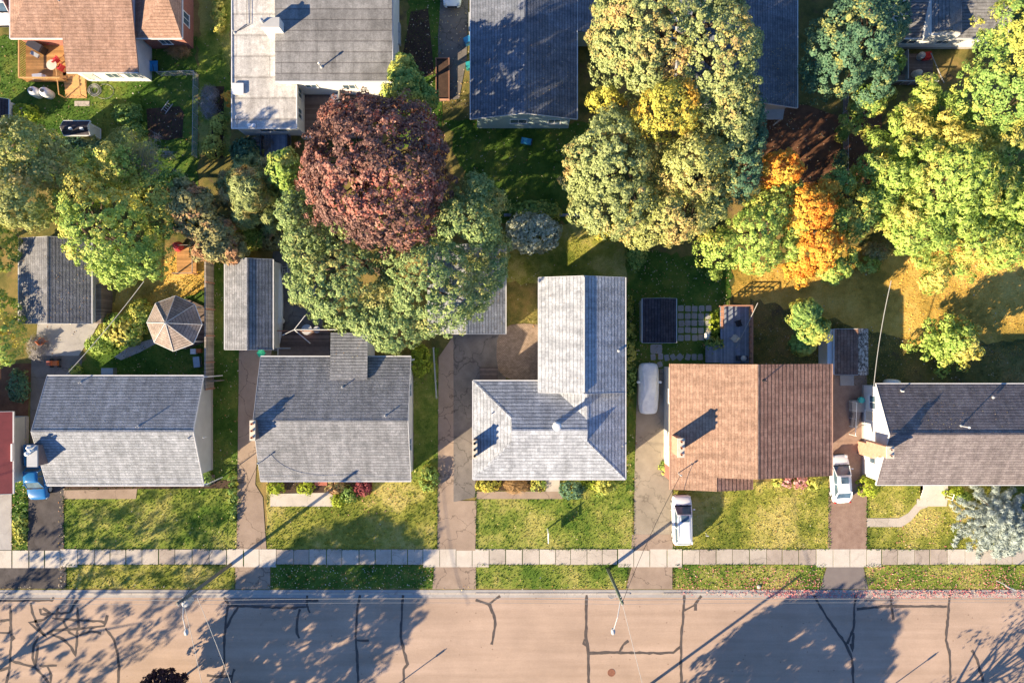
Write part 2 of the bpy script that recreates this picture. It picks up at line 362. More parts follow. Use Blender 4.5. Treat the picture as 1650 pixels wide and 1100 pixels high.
def struct(name, mb, mat, kind='structure'):
    o = bpy.data.objects.new(name, mesh_from(name, mb.v, mb.f, mat, (0, 0, 0))); C.objects.link(o); o['_abs'] = [0, 0, 0]; o['kind'] = kind; return o
def quads(name, V, mat, org=(0, 0, 0)):
    """V: (n,4,3) array of loose leaf faces"""
    n, kk = V.shape[0], V.shape[1]; me = bpy.data.meshes.new(name)
    me.vertices.add(n*kk); me.vertices.foreach_set('co', (V-np.array(org)).astype(np.float32).ravel())
    me.loops.add(n*kk); me.loops.foreach_set('vertex_index', np.arange(n*kk, dtype=np.int32))
    me.polygons.add(n); me.polygons.foreach_set('loop_start', np.arange(0, n*kk, kk, dtype=np.int32))
    me.polygons.foreach_set('loop_total', np.full(n, kk, dtype=np.int32))
    me.materials.append(M[mat]); me.update(calc_edges=True); return me
def inpoly(X, Y, poly):
    r = np.zeros(len(X), bool); n = len(poly)
    for i in range(n):
        x0, y0 = poly[i]; x1, y1 = poly[(i+1) % n]
        if y0 == y1: continue
        c = ((y0 > Y) != (y1 > Y)) & (X < (x1-x0)*(Y-y0)/(y1-y0)+x0); r ^= c
    return r

# ------------------------------------------------------------------ ground, street, pavements
GZ = 0.08
b = MB(); b.sheet([(-900, -900), (900, -900), (900, 900), (-900, 900)], 0.0); struct('ground', b, 'turf_dull')
b = MB(); b.sheet([(-300, -34), (300, -34), (300, -24.05), (-300, -24.05)], 0.012); struct('road', b, 'asphalt_road')
b = MB(); b.sheet([(-300, -23.7), (300, -23.7), (300, 300), (-300, 300)], GZ); struct('lawn', b, 'turf_dull')
# kerb: concrete, low where the driveways cross
drv = [(0, 108), (378, 437), (697, 768), (1013, 1085), (1325, 1395)]
b = MB(); edges = [-300]
x = -300.0
rk = random.Random(3)
while x < 300:
    L = 2.9+rk.uniform(-.3, .3); px = 825+(x+L/2)/ALT*FOC
    low = any(a-6 < px < c+6 for a, c in drv); top = 0.055 if low else 0.13+rk.uniform(-.006, .006)
    b.box(x+.012, -24.05-.0, 0, x+L-.012, -23.88, top); x += L
struct('kerb', b, 'concrete')
b = MB(); b.sheet([(-300, -23.88), (300, -23.88), (300, -23.6), (-300, -23.6)], GZ+.012); struct('kerb_backing', b, 'concrete_grey')
b = MB(); b.sheet([(-300, -24.35), (300, -24.35), (300, -24.05), (-300, -24.05)], 0.018); struct('gutter', b, 'concrete_grey')
b = MB(); b.box(-300, -34.2, 0, 300, -34, .13); struct('kerb', b, 'concrete')
# sidewalk slabs
b = MB(); b2 = MB(); b3 = MB(); x = -60.0; k = 0
while x < 60:
    L = 1.56+rk.uniform(-.12, .12); px = 825+(x+L/2)/ALT*FOC
    ond = any(a-8 < px < c+14 for a, c in drv)
    y0, y1 = (-21.42, -19.72) if ond else (-21.18+rk.uniform(-.03, .03), -19.74+rk.uniform(-.03, .03))
    if px < 100: y0, y1 = -21.5, -19.85
    (b2 if ond or rk.random() < .10 else rk.choice([b, b, b3])).box(x+rk.choice([.025, .03, .05]), y0, 0.0, x+L-rk.choice([.025, .03, .06]), y1, GZ+.045+rk.uniform(-.006, .006)); x += L; k += 1
struct('sidewalk', b, 'concrete'); paving('concrete_pale', (.54, .49, .42), (.64, .58, .51), (.68, .66, .64), 0.9, 0.35, 0.2); struct('sidewalk', b2, 'concrete_pale'); paving('concrete_worn', (.38, .32, .27), (.47, .40, .34), (.65, .65, .62), 1.2, .35, .4); struct('sidewalk', b3, 'concrete_worn')
# gap under slab joints
b = MB(); b.sheet([(-60, -21.2), (60, -21.2), (60, -19.74), (-60, -19.74)], GZ+.008); struct('sidewalk_bed', b, 'turf_lush')
def sheetpx(name, pts, z, mat): b = MB(); b.sheet([P2(*p) for p in pts], GZ+z+(0 if name == 'lawn' else .024)); return struct(name, b, mat)
# driveways
sheetpx('driveway', [(-20, 790), (20, 790), (20, 885), (-20, 885)], .012, 'concrete_grey')
sheetpx('driveway', [(-20, 911), (108, 911), (108, 947), (-20, 947)], .012, 'asphalt_dark')
sheetpx('driveway', [(48, 780), (104, 775), (104, 886), (46, 886)], .012, 'asphalt_dark')
sheetpx('driveway', [(52, 572), (134, 572), (132, 604), (95, 620), (75, 780), (48, 780)], .012, 'asphalt_old')
sheetpx('driveway', [(62, 518), (162, 518), (150, 540), (128, 573), (58, 573)], .020, 'concrete_grey')
sheetpx('driveway', [(386, 560), (440, 560), (420, 640), (412, 780), (424, 800), (430, 886), (382, 886)], .012, 'drive_red')
sheetpx('driveway', [(380, 911), (436, 911), (436, 948), (380, 948)], .012, 'drive_red')
sheetpx('driveway', [(707, 575), (735, 535), (735, 886), (705, 886)], .012, 'drive_red')
sheetpx('driveway', [(731, 525), (815, 525), (815, 612), (768, 620), (766, 800), (731, 808)], .020, 'asphalt_old')
sheetpx('driveway', [(728, 806), (768, 806), (766, 886), (728, 886)], .016, 'drive_red')
sheetpx('driveway', [(700, 911), (767, 911), (767, 948), (697, 948)], .012, 'drive_red')
sheetpx('driveway', [(1027, 594), (1080, 594), (1084, 860), (1084, 862), (1021, 862), (1022, 770)], .012, 'drive_beige')
sheetpx('driveway', [(1018, 860), (1084, 860), (1084, 886), (1017, 886)], .018, 'drive_red')
sheetpx('driveway', [(1018, 911), (1083, 911), (1083, 948), (1008, 948)], .012, 'drive_red')
sheetpx('driveway', [(1337, 600), (1396, 600), (1396, 886), (1333, 886)], .012, 'gravel')
sheetpx('driveway', [(1332, 911), (1390, 911), (1398, 948), (1320, 948)], .012, 'asphalt_patch')
sheetpx('patio', [(801, 548), (805, 536), (812, 528), (824, 523), (845, 521), (868, 523), (868, 612), (850, 613), (826, 612), (812, 606), (803, 596), (800, 575)], .026, 'pavers')
sheetpx('path', [(712, -30), (756, -30), (752, 95), (740, 160), (708, 165), (706, 60)], .012, 'asphalt_old')
sheetpx('path', [(436, 795), (526, 793), (534, 780), (540, 815), (436, 815)], .012, 'concrete_pale')
sheetpx('path', [(768, 791), (906, 791), (906, 803), (768, 803)], .012, 'drive_red')
sheetpx('path', [(879, 773), (902, 773), (902, 791), (879, 791)], .016, 'concrete')
sheetpx('path', [(104, 789), (222, 787), (220, 803), (104, 803)], .012, 'drive_red')
sheetpx('path', [(1396, 834), (1447, 834), (1462, 826), (1474, 812), (1485, 806), (1494, 816), (1482, 820), (1467, 838), (1452, 848), (1396, 848)], .012, 'concrete')
sheetpx('path', [(1476, 803), (1526, 803), (1524, 815), (1476, 815)], .018, 'concrete_pale')
sheetpx('path', [(185, 575), (212, 556), (245, 546), (255, 552), (225, 568), (196, 580)], .012, 'concrete_grey')
# planted and worn ground
sheetpx('soil', [(237, 176), (290, 172), (297, 182), (295, 222), (270, 227), (240, 222)], .012, 'soil')
sheetpx('soil', [(1195, 165), (1300, 170), (1355, 190), (1355, 290), (1300, 300), (1200, 300)], .006, 'mulch')
sheetpx('soil', [(1358, 150), (1420, 140), (1420, 300), (1358, 290)], .007, 'mulch')
sheetpx('soil', [(105, 773), (380, 773), (376, 786), (104, 788)], .006, 'soil')
sheetpx('soil', [(432, 775), (600, 775), (598, 792), (432, 794)], .006, 'soil')
sheetpx('soil', [(766, 770), (900, 770), (900, 790), (766, 790)], .006, 'soil')
sheetpx('soil', [(345, 140), (362, 140), (360, 255), (340, 255)], .009, 'soil')
sheetpx('soil', [(0, 585), (52, 585), (46, 670), (28, 700), (0, 665)], .006, 'mulch')
sheetpx('soil', [(440, 405), (500, 405), (530, 570), (440, 565)], .006, 'asphalt_old')
sheetpx('soil', [(662, 20), (690, 15), (700, 120), (640, 140)], .006, 'soil')
# turf of different colour
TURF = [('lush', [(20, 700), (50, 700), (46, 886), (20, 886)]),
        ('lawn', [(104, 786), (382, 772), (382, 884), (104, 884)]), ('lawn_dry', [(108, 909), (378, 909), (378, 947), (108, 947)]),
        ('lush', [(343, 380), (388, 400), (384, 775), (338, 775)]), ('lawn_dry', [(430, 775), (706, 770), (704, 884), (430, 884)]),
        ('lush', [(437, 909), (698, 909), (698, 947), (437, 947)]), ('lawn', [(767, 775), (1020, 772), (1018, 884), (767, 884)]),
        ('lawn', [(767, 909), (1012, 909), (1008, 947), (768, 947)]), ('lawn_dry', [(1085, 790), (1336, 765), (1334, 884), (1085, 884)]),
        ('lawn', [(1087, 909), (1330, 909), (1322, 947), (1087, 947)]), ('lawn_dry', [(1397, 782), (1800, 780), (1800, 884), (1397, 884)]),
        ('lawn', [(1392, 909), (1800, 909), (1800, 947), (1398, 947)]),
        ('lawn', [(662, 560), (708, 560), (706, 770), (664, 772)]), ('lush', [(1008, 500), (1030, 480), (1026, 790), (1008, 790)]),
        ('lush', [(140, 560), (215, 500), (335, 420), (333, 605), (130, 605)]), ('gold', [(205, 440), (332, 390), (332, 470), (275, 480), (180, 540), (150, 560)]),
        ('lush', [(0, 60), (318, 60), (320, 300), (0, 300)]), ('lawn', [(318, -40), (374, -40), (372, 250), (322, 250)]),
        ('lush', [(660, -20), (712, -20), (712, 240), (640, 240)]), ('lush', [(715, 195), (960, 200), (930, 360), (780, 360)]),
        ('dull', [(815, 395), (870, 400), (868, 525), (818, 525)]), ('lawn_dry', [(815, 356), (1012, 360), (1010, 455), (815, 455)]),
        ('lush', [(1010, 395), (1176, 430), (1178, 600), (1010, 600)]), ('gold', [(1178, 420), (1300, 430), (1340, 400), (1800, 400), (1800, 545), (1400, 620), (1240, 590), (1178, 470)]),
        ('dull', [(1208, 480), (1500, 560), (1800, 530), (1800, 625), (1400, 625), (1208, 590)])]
def rough(pts, amp=2.4):
    out = []
    for i in range(len(pts)):
        a, c = pts[i], pts[(i+1) % len(pts)]; L = math.dist(a, c); n = max(1, int(L/8)); nx, ny = -(c[1]-a[1])/L, (c[0]-a[0])/L
        for k in range(n): e = rk.gauss(0, amp*.5) if 0 < k < n-1 else 0; out.append((a[0]+(c[0]-a[0])*k/n+nx*e, a[1]+(c[1]-a[1])*k/n+ny*e))
    return out
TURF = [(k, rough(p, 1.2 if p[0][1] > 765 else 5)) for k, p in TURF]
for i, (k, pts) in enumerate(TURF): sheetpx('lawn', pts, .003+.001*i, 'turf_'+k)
# tar seams sealing the cracks of the road
SE = {(0, 820): [[(65,610),(68,700),(75,820),(65,900),(65,980),(40,1100)],[(0,705),(70,700)],[(0,780),(60,780),(65,740)],[(195,590),(205,650),(240,740),(295,810),(185,715),(280,700),(320,660),(440,655),(490,570)],
 [(255,630),(260,665),(330,660),(270,625)],[(370,620),(355,690),(400,705),(440,780),(480,800),(500,740),(490,620)],[(330,690),(480,700),(640,710),(665,720)],[(300,790),(340,765),(500,755),(660,740),(680,670)],
 [(310,785),(400,820),(450,870),(480,930),(490,780)],[(500,795),(580,770),(640,785)],[(665,750),(720,820),(745,920),(755,1000),(745,1120)],[(245,805),(215,860),(205,940),(225,1000),(240,860)],
 [(75,960),(150,980),(225,1000),(280,1060),(320,1110),(325,1050),(300,990),(250,990)],[(300,990),(360,988)],[(0,580),(330,575),(340,555)],[(1420,555),(1445,600),(1430,700),(1420,850),(1420,1000),(1400,1060)],
 [(1510,620),(1460,690),(1435,750)],[(1310,1050),(1400,1060),(1470,1050),(1485,1010)],[(1470,1050),(1460,1110)],[(1450,612),(1650,615)],[(0,1020),(60,1000)],[(75,800),(90,815),(75,830)]],
 (410, 820): [[(-20,615),(210,625),(330,618),(335,545)],[(335,575),(405,577)],[(335,610),(352,655)],[(290,630),(270,700),(270,780),(285,815)],[(668,540),(650,650),(640,800),(650,930),(660,1110)],[(640,828),(725,830)],
 [(940,540),(935,650),(925,800),(945,900),(970,980),(945,1010),(945,1110)],[(1400,575),(1480,600),(1510,650),(1525,730),(1500,855)],[(1480,605),(1555,548)],[(1490,600),(1505,660)]],
 (820, 820): [[(490,540),(487,800),(500,900),(505,1110)],[(510,912),(640,905),(960,910),(1040,905),(1085,870)],[(700,900),(720,860),(755,832)],[(1110,540),(1100,700),(1088,850),(1090,1110)],[(1110,640),(1170,610),(1218,548)],[(1180,600),(1180,640)],[(478,820),(472,850),(492,860)]],
 (1230, 820): [[(315,535),(400,680),(520,850),(560,940),(570,1110)],[(585,540),(575,620),(570,760),(530,850)],[(550,850),(565,900),(570,780)],[(590,630),(700,620),(810,612),(930,615),(1160,615)],[(808,535),(810,620),(822,700)],[(1178,535),(1170,640),(1155,830),(1180,920),(1182,1110)],[(1320,890),(1350,950),(1390,1090)]]}
b = MB(); zz = 0.018
for (ox, oy), ls in SE.items():
    for ln in ls:
        pts = []
        for (a, c) in zip(ln[:-1], ln[1:]):
            n = max(2, int(math.dist(a, c)/22))
            for k in range(n): pts.append((a[0]+(c[0]-a[0])*k/n+rk.uniform(-2.2, 2.2), a[1]+(c[1]-a[1])*k/n+rk.uniform(-2.2, 2.2)))
        pts.append(ln[-1]); W = [Vector((*P2(ox+q[0]/3.929, oy+q[1]/3.929), 0)) for q in pts]
        W = [p for p in W if p.y > -33.9]
        zz += 0.00025; L, R = [], []
        for i, p in enumerate(W):
            d = (W[min(i+1, len(W)-1)]-W[max(i-1, 0)]); d = d.normalized() if d.length else Vector((1, 0, 0))
            nrm = Vector((-d.y, d.x, 0))*rk.uniform(.075, .145); L.append(p+nrm); R.append(p-nrm)
        for i in range(len(W)-1): b.add([(q.x, q.y, zz) for q in (R[i], R[i+1], L[i+1], L[i])], [(0, 1, 2, 3)])
struct('road_tar_seams', b, 'tar')
b = MB()
for q in ([(370, 960), (496, 960), (496, 977), (372, 976)], [(0, 962), (82, 962), (78, 968), (0, 968)], [(1392, 960), (1440, 960), (1440, 968), (1392, 968)]):
    b.sheet([P2(*p) for p in q], .0155)
struct('road_patch', b, 'asphalt_patch')
m = P(985, 1083, 0); b = MB(); b.lathe((m[0], m[1], .012), [(.36, 0), (.36, .02), (.31, .02), (.30, .012), (.0, .012)], 24)
single('manhole_cover', b, 'rust', 'round rusty manhole cover in the sunlit road below the wooden pole', 'manhole cover')
m = P(985, 957.5, 0); b = MB(); b.lathe((m[0], m[1], .02), [(.40, 0), (.40, .03), (.33, .03), (.32, .01), (.0, .01)], 20)
for k in range(-3, 4): b.box(m[0]+k*.09-.02, m[1]-.28, .03, m[0]+k*.09+.02, m[1]+.28, .045)
single('storm_drain', b, 'concrete_grey', 'round storm drain grate in the gutter at the foot of the green pole', 'drain')

# ------------------------------------------------------------------ grass blades and fallen leaves
rng = np.random.default_rng(7)
NOGO = [[(436, 793), (540, 780), (540, 815), (436, 815)], [(768, 790), (906, 790), (906, 804), (768, 804)], [(879, 773), (902, 773), (902, 791), (879, 791)], [(104, 788), (222, 786), (220, 804), (104, 804)],
        [(1396, 834), (1447, 834), (1474, 806), (1526, 800), (1524, 818), (1482, 820), (1467, 838), (1452, 848), (1396, 848)]]
def scatter(pts, dens):
    w = np.array([P2(*p) for p in pts]); x0, y0 = w.min(0); x1, y1 = w.max(0); x0 = max(x0, -52); x1 = min(x1, 52)
    n = int((x1-x0)*(y1-y0)*dens); X = rng.uniform(x0, x1, n); Y = rng.uniform(y0, y1, n); k = inpoly(X, Y, [tuple(q) for q in w])
    for ng in NOGO: k &= ~inpoly(X, Y, [P2(*p) for p in ng])
    return X[k], Y[k]
blades = {}
for i, (kd, pts) in enumerate(TURF):
    X, Y = scatter(pts, 46); n = len(X)
    if n == 0: continue
    a = rng.uniform(0, 6.283, n); h = rng.uniform(.05, .15, n); wd = rng.uniform(.03, .07, n); ln = rng.uniform(-.06, .06, (n, 2)); z = np.full(n, GZ+.004)
    B0 = np.stack([X-np.cos(a)*wd, Y-np.sin(a)*wd, z], 1); B1 = np.stack([X+np.cos(a)*wd, Y+np.sin(a)*wd, z], 1)
    Tt = np.stack([X+ln[:, 0], Y+ln[:, 1], z+h], 1); blades.setdefault(kd, []).append(np.stack([B0, B1, Tt], 1))
EDG = [[(x_-2, 776), (x_+2, 776), (x_+2.2, 884), (x_-2.2, 884)] for x_ in (104, 382, 431, 705, 767, 1020, 1085, 1335, 1396)]+[[(x_-2, 911), (x_+2, 911), (x_+2.2, 947), (x_-2.2, 947)] for x_ in (108, 379, 436, 698, 767, 1010, 1085, 1324, 1393)]
EDG += [[(a_, y_-1.6), (c_, y_-1.6), (c_, y_+1.6), (a_, y_+1.6)] for a_, c_ in ((106, 380), (434, 700), (769, 1015), (1087, 1330), (1398, 1650)) for y_ in (884, 909)]
for pts in EDG:
    X, Y = scatter(pts, 120); n = len(X); kp = (np.sin(X*1.7)+np.sin(Y*2.3+X*.6)+rng.normal(0, .5, n)) > -.3; X, Y = X[kp], Y[kp]; n = len(X)
    a = rng.uniform(0, 6.283, n); wd = rng.uniform(.03, .07, n); z = np.full(n, GZ+.02)
    blades.setdefault('lush', []).append(np.stack([np.stack([X-np.cos(a)*wd, Y-np.sin(a)*wd, z], 1), np.stack([X+np.cos(a)*wd, Y+np.sin(a)*wd, z], 1), np.stack([X+rng.uniform(-.1, .1, n), Y+rng.uniform(-.1, .1, n), z+rng.uniform(.07, .16, n)], 1)], 1))
for kd, L in blades.items():
    o = bpy.data.objects.new('grass', quads('grass', np.concatenate(L), 'blade_'+kd)); C.objects.link(o); o['kind'] = 'stuff'
def litter(name, regions, mat):
    out = []
    for pts, dens in regions:
        X, Y = scatter(pts, dens); n = len(X)
        if not n: continue
        a = rng.uniform(0, 6.283, n); s = rng.uniform(.025, .06, n); t1 = rng.normal(0, .35, (n, 2)); z = GZ+.055+rng.uniform(0, .07, n)
        q = []
        for k in range(4):
            c, d = np.cos(a+k*1.5708)*s*(1.3 if k % 2 else 1), np.sin(a+k*1.5708)*s*(1.3 if k % 2 else 1); q.append(np.stack([X+c, Y+d, z+c*t1[:, 0]+d*t1[:, 1]], 1))
        out.append(np.stack(q, 1))
    o = bpy.data.objects.new(name, quads(name, np.concatenate(out), mat)); C.objects.link(o); o['kind'] = 'stuff'
litter('fallen_leaves', [(p, {'lawn_dry': .7, 'lush': 2.6, 'dull': 1.6, 'lawn': .7, 'gold': .5}[k]) for k, p in TURF]+[([(20, 700), (50, 700), (46, 886), (20, 886)], 9), ([(1008, 395), (1176, 430), (1178, 600), (1010, 600)], 3),
   ([(437, 909), (698, 909), (698, 947), (437, 947)], 9), ([(660, -20), (760, -20), (760, 190), (660, 190)], 4), ([(1200, 165), (1420, 150), (1420, 300), (1200, 300)], 4), ([(60, 520), (130, 520), (100, 580), (60, 580)], 3), ([(378, 880), (384, 780), (388, 780), (384, 880)], 20), ([(96, 780), (106, 780), (106, 950), (96, 950)], 18), ([(0, 940), (1000, 943), (1000, 950), (0, 950)], 4)], 'litter')
litter('fallen_leaves', [([(1090, 911), (1325, 911), (1320, 962), (1090, 960)], 16), ([(1200, 930), (1325, 930), (1320, 962), (1200, 960)], 20), ([(1395, 911), (1650, 911), (1650, 962), (1400, 962)], 18), ([(1230, 950), (1650, 950), (1650, 962), (1230, 962)], 60), ([(560, 785), (640, 785), (640, 830), (560, 830)], 2), ([(1590, 925), (1625, 925), (1625, 948), (1590, 948)], 30), ([(1440, 800), (1650, 800), (1650, 884), (1440, 884)], 3)], 'litter_pink')

# ------------------------------------------------------------------ house builders
def window(h, x, y, z, face, w=1.2, hh=1.0, name='window', fr='white_paint'):
    """window standing 3 cm proud of a wall; face = outward normal n/s/e/w"""
    dx, dy = {'n': (0, 1), 's': (0, -1), 'e': (1, 0), 'w': (-1, 0)}[face]; b = MB(); g = MB()
    def bx(m, u0, u1, z0, z1, d0, d1):
        if dx: m.box(x+dx*d0, y+u0, z0, x+dx*d1, y+u1, z1)
        else: m.box(x+u0, y+dy*d0, z0, x+u1, y+dy*d1, z1)
    t = .07
    bx(b, -w/2, w/2, z+hh-t, z+hh, -.05, .05); bx(b, -w/2-.04, w/2+.04, z, z+t, -.05, .09)
    bx(b, -w/2, -w/2+t, z+t, z+hh-t, -.05, .05); bx(b, w/2-t, w/2, z+t, z+hh-t, -.05, .05)
    if name == 'window': bx(b, -.025, .025, z+t, z+hh-t, -.04, .04)
    f = part(name, b, fr, h)
    if name == 'window':
        bx(g, -w/2+t, w/2-t, z+t, z+hh-t, -.03, .02); part('pane', g, 'glass', f)
    else:
        bx(g, -w/2+t, w/2-t, z+t, z+hh-t, -.03, .03); part('door_leaf', g, 'siding_cream', f)
        k = MB(); bx(k, w/2-.2, w/2-.12, z+1.0, z+1.1, .03, .09); part('handle', k, 'metal', f)
    return f
def gutters(h, segs, mat='fascia'):
    for a, c in segs:
        b = MB(); a = Vector(a); c = Vector(c); d = (c-a); L = math.hypot(d.x, d.y); n = Vector((d.y, -d.x, 0)).normalized()*.06
        q = []
        for p in (a, c):
            for s, dz in ((-.4, -.16), (1, -.16), (1, .01), (-.4, .01)): q.append(tuple(p+n*s+Vector((0, 0, dz))))
        b.add(q, [(0, 1, 2, 3), (7, 6, 5, 4), (0, 4, 5, 1), (1, 5, 6, 2), (2, 6, 7, 3), (3, 7, 4, 0)]); part('gutter', b, mat, h)
def ridgecap(roof, a, c, mat):
    b = MB(); a = Vector(a); c = Vector(c); d = (c-a).normalized(); n = Vector((-d.y, d.x, 0)).normalized()*.14; up = Vector((0, 0, .018)); dn = Vector((0, 0, -.045))
    b.add([a+n+dn+up, a+up, a-n+dn+up, c+n+dn+up, c+up, c-n+dn+up], [(0, 1, 4, 3), (1, 2, 5, 4)])
    p = part('ridge_cap', b, mat, roof, uv=True)
def gable(h, x0, y0, x1, y1, ze, zr, axis, rmat, wmat, inset=.35, cap=None, ridge=None, gut='fascia', foundation=True, name='wall'):
    """gable roof on the rectangle (world metres) with walls under it; returns a roof height function"""
    if axis == 'x':
        yr = (y0+y1)/2 if ridge is None else ridge
        polys = [[(x0, y0, ze), (x1, y0, ze), (x1, yr, zr), (x0, yr, zr)], [(x0, yr, zr), (x1, yr, zr), (x1, y1, ze), (x0, y1, ze)]]
        ks, kn = (zr-ze)/(yr-y0), (zr-ze)/(y1-yr); i = inset; t = .17
        prof = [(y0+i, 0), (y1-i, 0), (y1-i, ze+kn*i-t), (yr, zr-t), (y0+i, ze+ks*i-t)]
        b = MB(); X0, X1 = x0+i*.9, x1-i*.9; n = 5
        b.add([(X0, y, z) for y, z in prof]+[(X1, y, z) for y, z in prof], [tuple(range(n)), tuple(range(n, 2*n))[::-1]]+[(j, n+j, n+(j+1) % n, (j+1) % n) for j in range(n)])
        ra, rb = (x0, yr, zr), (x1, yr, zr); gs = [((x1, y0, ze), (x0, y0, ze)), ((x0, y1, ze), (x1, y1, ze))]; gs = [((x0, y0, ze), (x1, y0, ze)), ((x1, y1, ze), (x0, y1, ze))]
        H = lambda x, y: ze+(ks*(y-y0) if y < yr else kn*(y1-y))
    else:
        xr = (x0+x1)/2 if ridge is None else ridge
        polys = [[(x0, y0, ze), (xr, y0, zr), (xr, y1, zr), (x0, y1, ze)], [(xr, y0, zr), (x1, y0, ze), (x1, y1, ze), (xr, y1, zr)]]
        kw, ke = (zr-ze)/(xr-x0), (zr-ze)/(x1-xr); i = inset; t = .17
        prof = [(x0+i, 0), (x1-i, 0), (x1-i, ze+ke*i-t), (xr, zr-t), (x0+i, ze+kw*i-t)]
        b = MB(); Y0, Y1 = y0+i*.9, y1-i*.9; n = 5
        b.add([(x, Y0, z) for x, z in prof]+[(x, Y1, z) for x, z in prof], [tuple(range(n)), tuple(range(n, 2*n))[::-1]]+[(j, n+j, n+(j+1) % n, (j+1) % n) for j in range(n)])
        ra, rb = (xr, y0, zr), (xr, y1, zr); gs = [((x0, y1, ze), (x0, y0, ze)), ((x1, y0, ze), (x1, y1, ze))]
        H = lambda x, y: ze+(kw*(x-x0) if x < xr else ke*(x1-x))
    part(name, b, wmat, h)
    if foundation:
        f = MB(); f.box(x0+inset*.9-.03, y0+inset-.03, 0, x1-inset*.9+.03, y1-inset+.03, .45); part('foundation', f, 'concrete_grey', h)
    rf = part('roof', MB().slab(polys), rmat, h, uv=True); ridgecap(rf, ra, rb, cap or rmat)
    if gut: gutters(h, gs, gut)
    # rake boards along the gable edges
    for s in (0, 1):
        b = MB()
        for p in polys:
            ps = [q for q in p if (abs(q[0]-(x0, x1)[s]) < 1e-6 if axis == 'x' else abs(q[1]-(y0, y1)[s]) < 1e-6)]
            a, c = ps[0], ps[1]; d = (-.03, .03)[s]
            v = []
            for q in (a, c):
                for dd in (0, d):
                    for dz in (-.18, .015): v.append((q[0]+dd, q[1], q[2]+dz) if axis == 'x' else (q[0], q[1]+dd, q[2]+dz))
            b.add(v, [(0, 1, 3, 2), (4, 6, 7, 5), (0, 4, 5, 1), (2, 3, 7, 6), (1, 5, 7, 3), (0, 2, 6, 4)])
        part('rake_board', b, gut or 'fascia', h)
    return H, rf
def pxrect(px0, py0, px1, py1, z):
    a = P(px0, py0, z); c = P(px1, py1, z); return min(a[0], c[0]), min(a[1], c[1]), max(a[0], c[0]), max(a[1], c[1])
def pipe(h, px, py, z, hgt=.5, r=.05, mat='galv', name='vent_pipe', capm=None):
    p = P(px, py, z); b = MB(); b.cyl((p[0], p[1], z-.1), (p[0], p[1], z+hgt), r, r, 10); b.lathe((p[0], p[1], z-.05), [(r+.09, 0), (r+.08, .05), (r, .09)], 10)
    q = part(name, b, mat, h, smooth=False)
    if capm:
        c = MB(); c.lathe((p[0], p[1], z+hgt), [(r*1.7, 0), (r*1.9, .06), (r*1.2, .16), (.0, .2)], 14); part('cap', c, capm, q)
    return q
def chimney(h, px0, py0, px1, py1, zt, brick, cap='cap_cream', n=3, z0=0.0, flue='brick_orange'):
    x0, y0, x1, y1 = pxrect(px0, py0, px1, py1, zt)
    b = MB(); b.box(x0+.05, y0+.05, z0, x1-.05, y1-.05, zt-.14); c = part('chimney', b, brick, h)
    k = MB(); k.box(x0, y0, zt-.14, x1, y1, zt); part('chimney_cap', k, cap, c)
    for i in range(n):
        if y1-y0 > x1-x0: cx, cy = (x0+x1)/2, y0+(y1-y0)*(i+.5)/n
        else: cx, cy = x0+(x1-x0)*(i+.5)/n, (y0+y1)/2
        f = MB(); f.lathe((cx, cy, zt), [(.11, 0), (.11, .22), (.075, .22), (.075, .03), (0, .03)], 10); part('flue', f, 'black_plastic' if flue is None else flue, c)
    return c
def mast(h, px, py, z, hgt=1.1):
    p = P(px, py, z); b = MB(); b.cyl((p[0], p[1], z-.2), (p[0], p[1], z+hgt), .04, .04, 8); b.lathe((p[0], p[1], z+hgt), [(.05, 0), (.09, .05), (.06, .16), (0, .2)], 10)
    b.cyl((p[0]-.15, p[1], z+hgt-.15), (p[0]+.15, p[1], z+hgt-.15), .02, .02, 6)
    return part('service_mast', b, 'galv', h), (p[0], p[1], z+hgt-.1)
def porch_steps(h, x0, y0, x1, y1, n=3, run='s', mat='concrete', rise=.18):
    b = MB()
    for i in range(n):
        d = i*.3
        if run == 's': b.box(x0, y0-d, 0, x1, y1, GZ+rise*(n-i))
        elif run == 'w': b.box(x0-d, y0, 0, x1, y1, GZ+rise*(n-i))
    return part('steps', b, mat, h)

# --- house: grey gable, second from the left edge
x0, y0, x1, y1 = pxrect(76, 605, 328, 782, 3.6)
h = T('house', 'grey shingled bungalow with a big metal-capped chimney overhanging the blue pickup', 'house', ((x0+x1)/2, (y0+y1)/2, 0))
H, rf = gable(h, x0, y0, x1, y1, 3.6, 5.65, 'x', 'shingle_grey_light', 'siding_grey', ridge=P(0, 695, 5.65)[1], inset=.8)
chimney(h, 43, 717, 60, 752, 5.95, 'brick_brown', 'galv', 0); 
c = [o for o in h.children][-1]
for k, (dx, dy, r) in enumerate([(-.1, .5, .16), (.12, .25, .14), (-.2, .0, .2)]):
    cx, cy, _ = P(51, 730, 5.95); b = MB(); b.lathe((cx+dx, cy+dy, 5.95), [(r*.7, 0), (r*.7, .25), (r, .3), (r*.9, .4), (0, .48)], 12); part('flue', b, 'white_paint', c)
pipe(h, 223, 687, H(*P2(223, 687, 5.3)), .42, .05); pipe(h, 130, 616, H(*P2(130, 616, 3.8)), .35, .05); pipe(h, 303, 706, H(*P2(303, 706, 5.3)), .3, .05)
mst, M1 = mast(h, 333, 703, 4.6, .5)
for wx in (-40, -37.5, -34.5, -31): window(h, wx, y0+.8, 1.5, 's', 1.5, 1.1)
window(h, -36.2, y0+.8, .55, 's', .95, 2.05, 'door', 'white_paint')
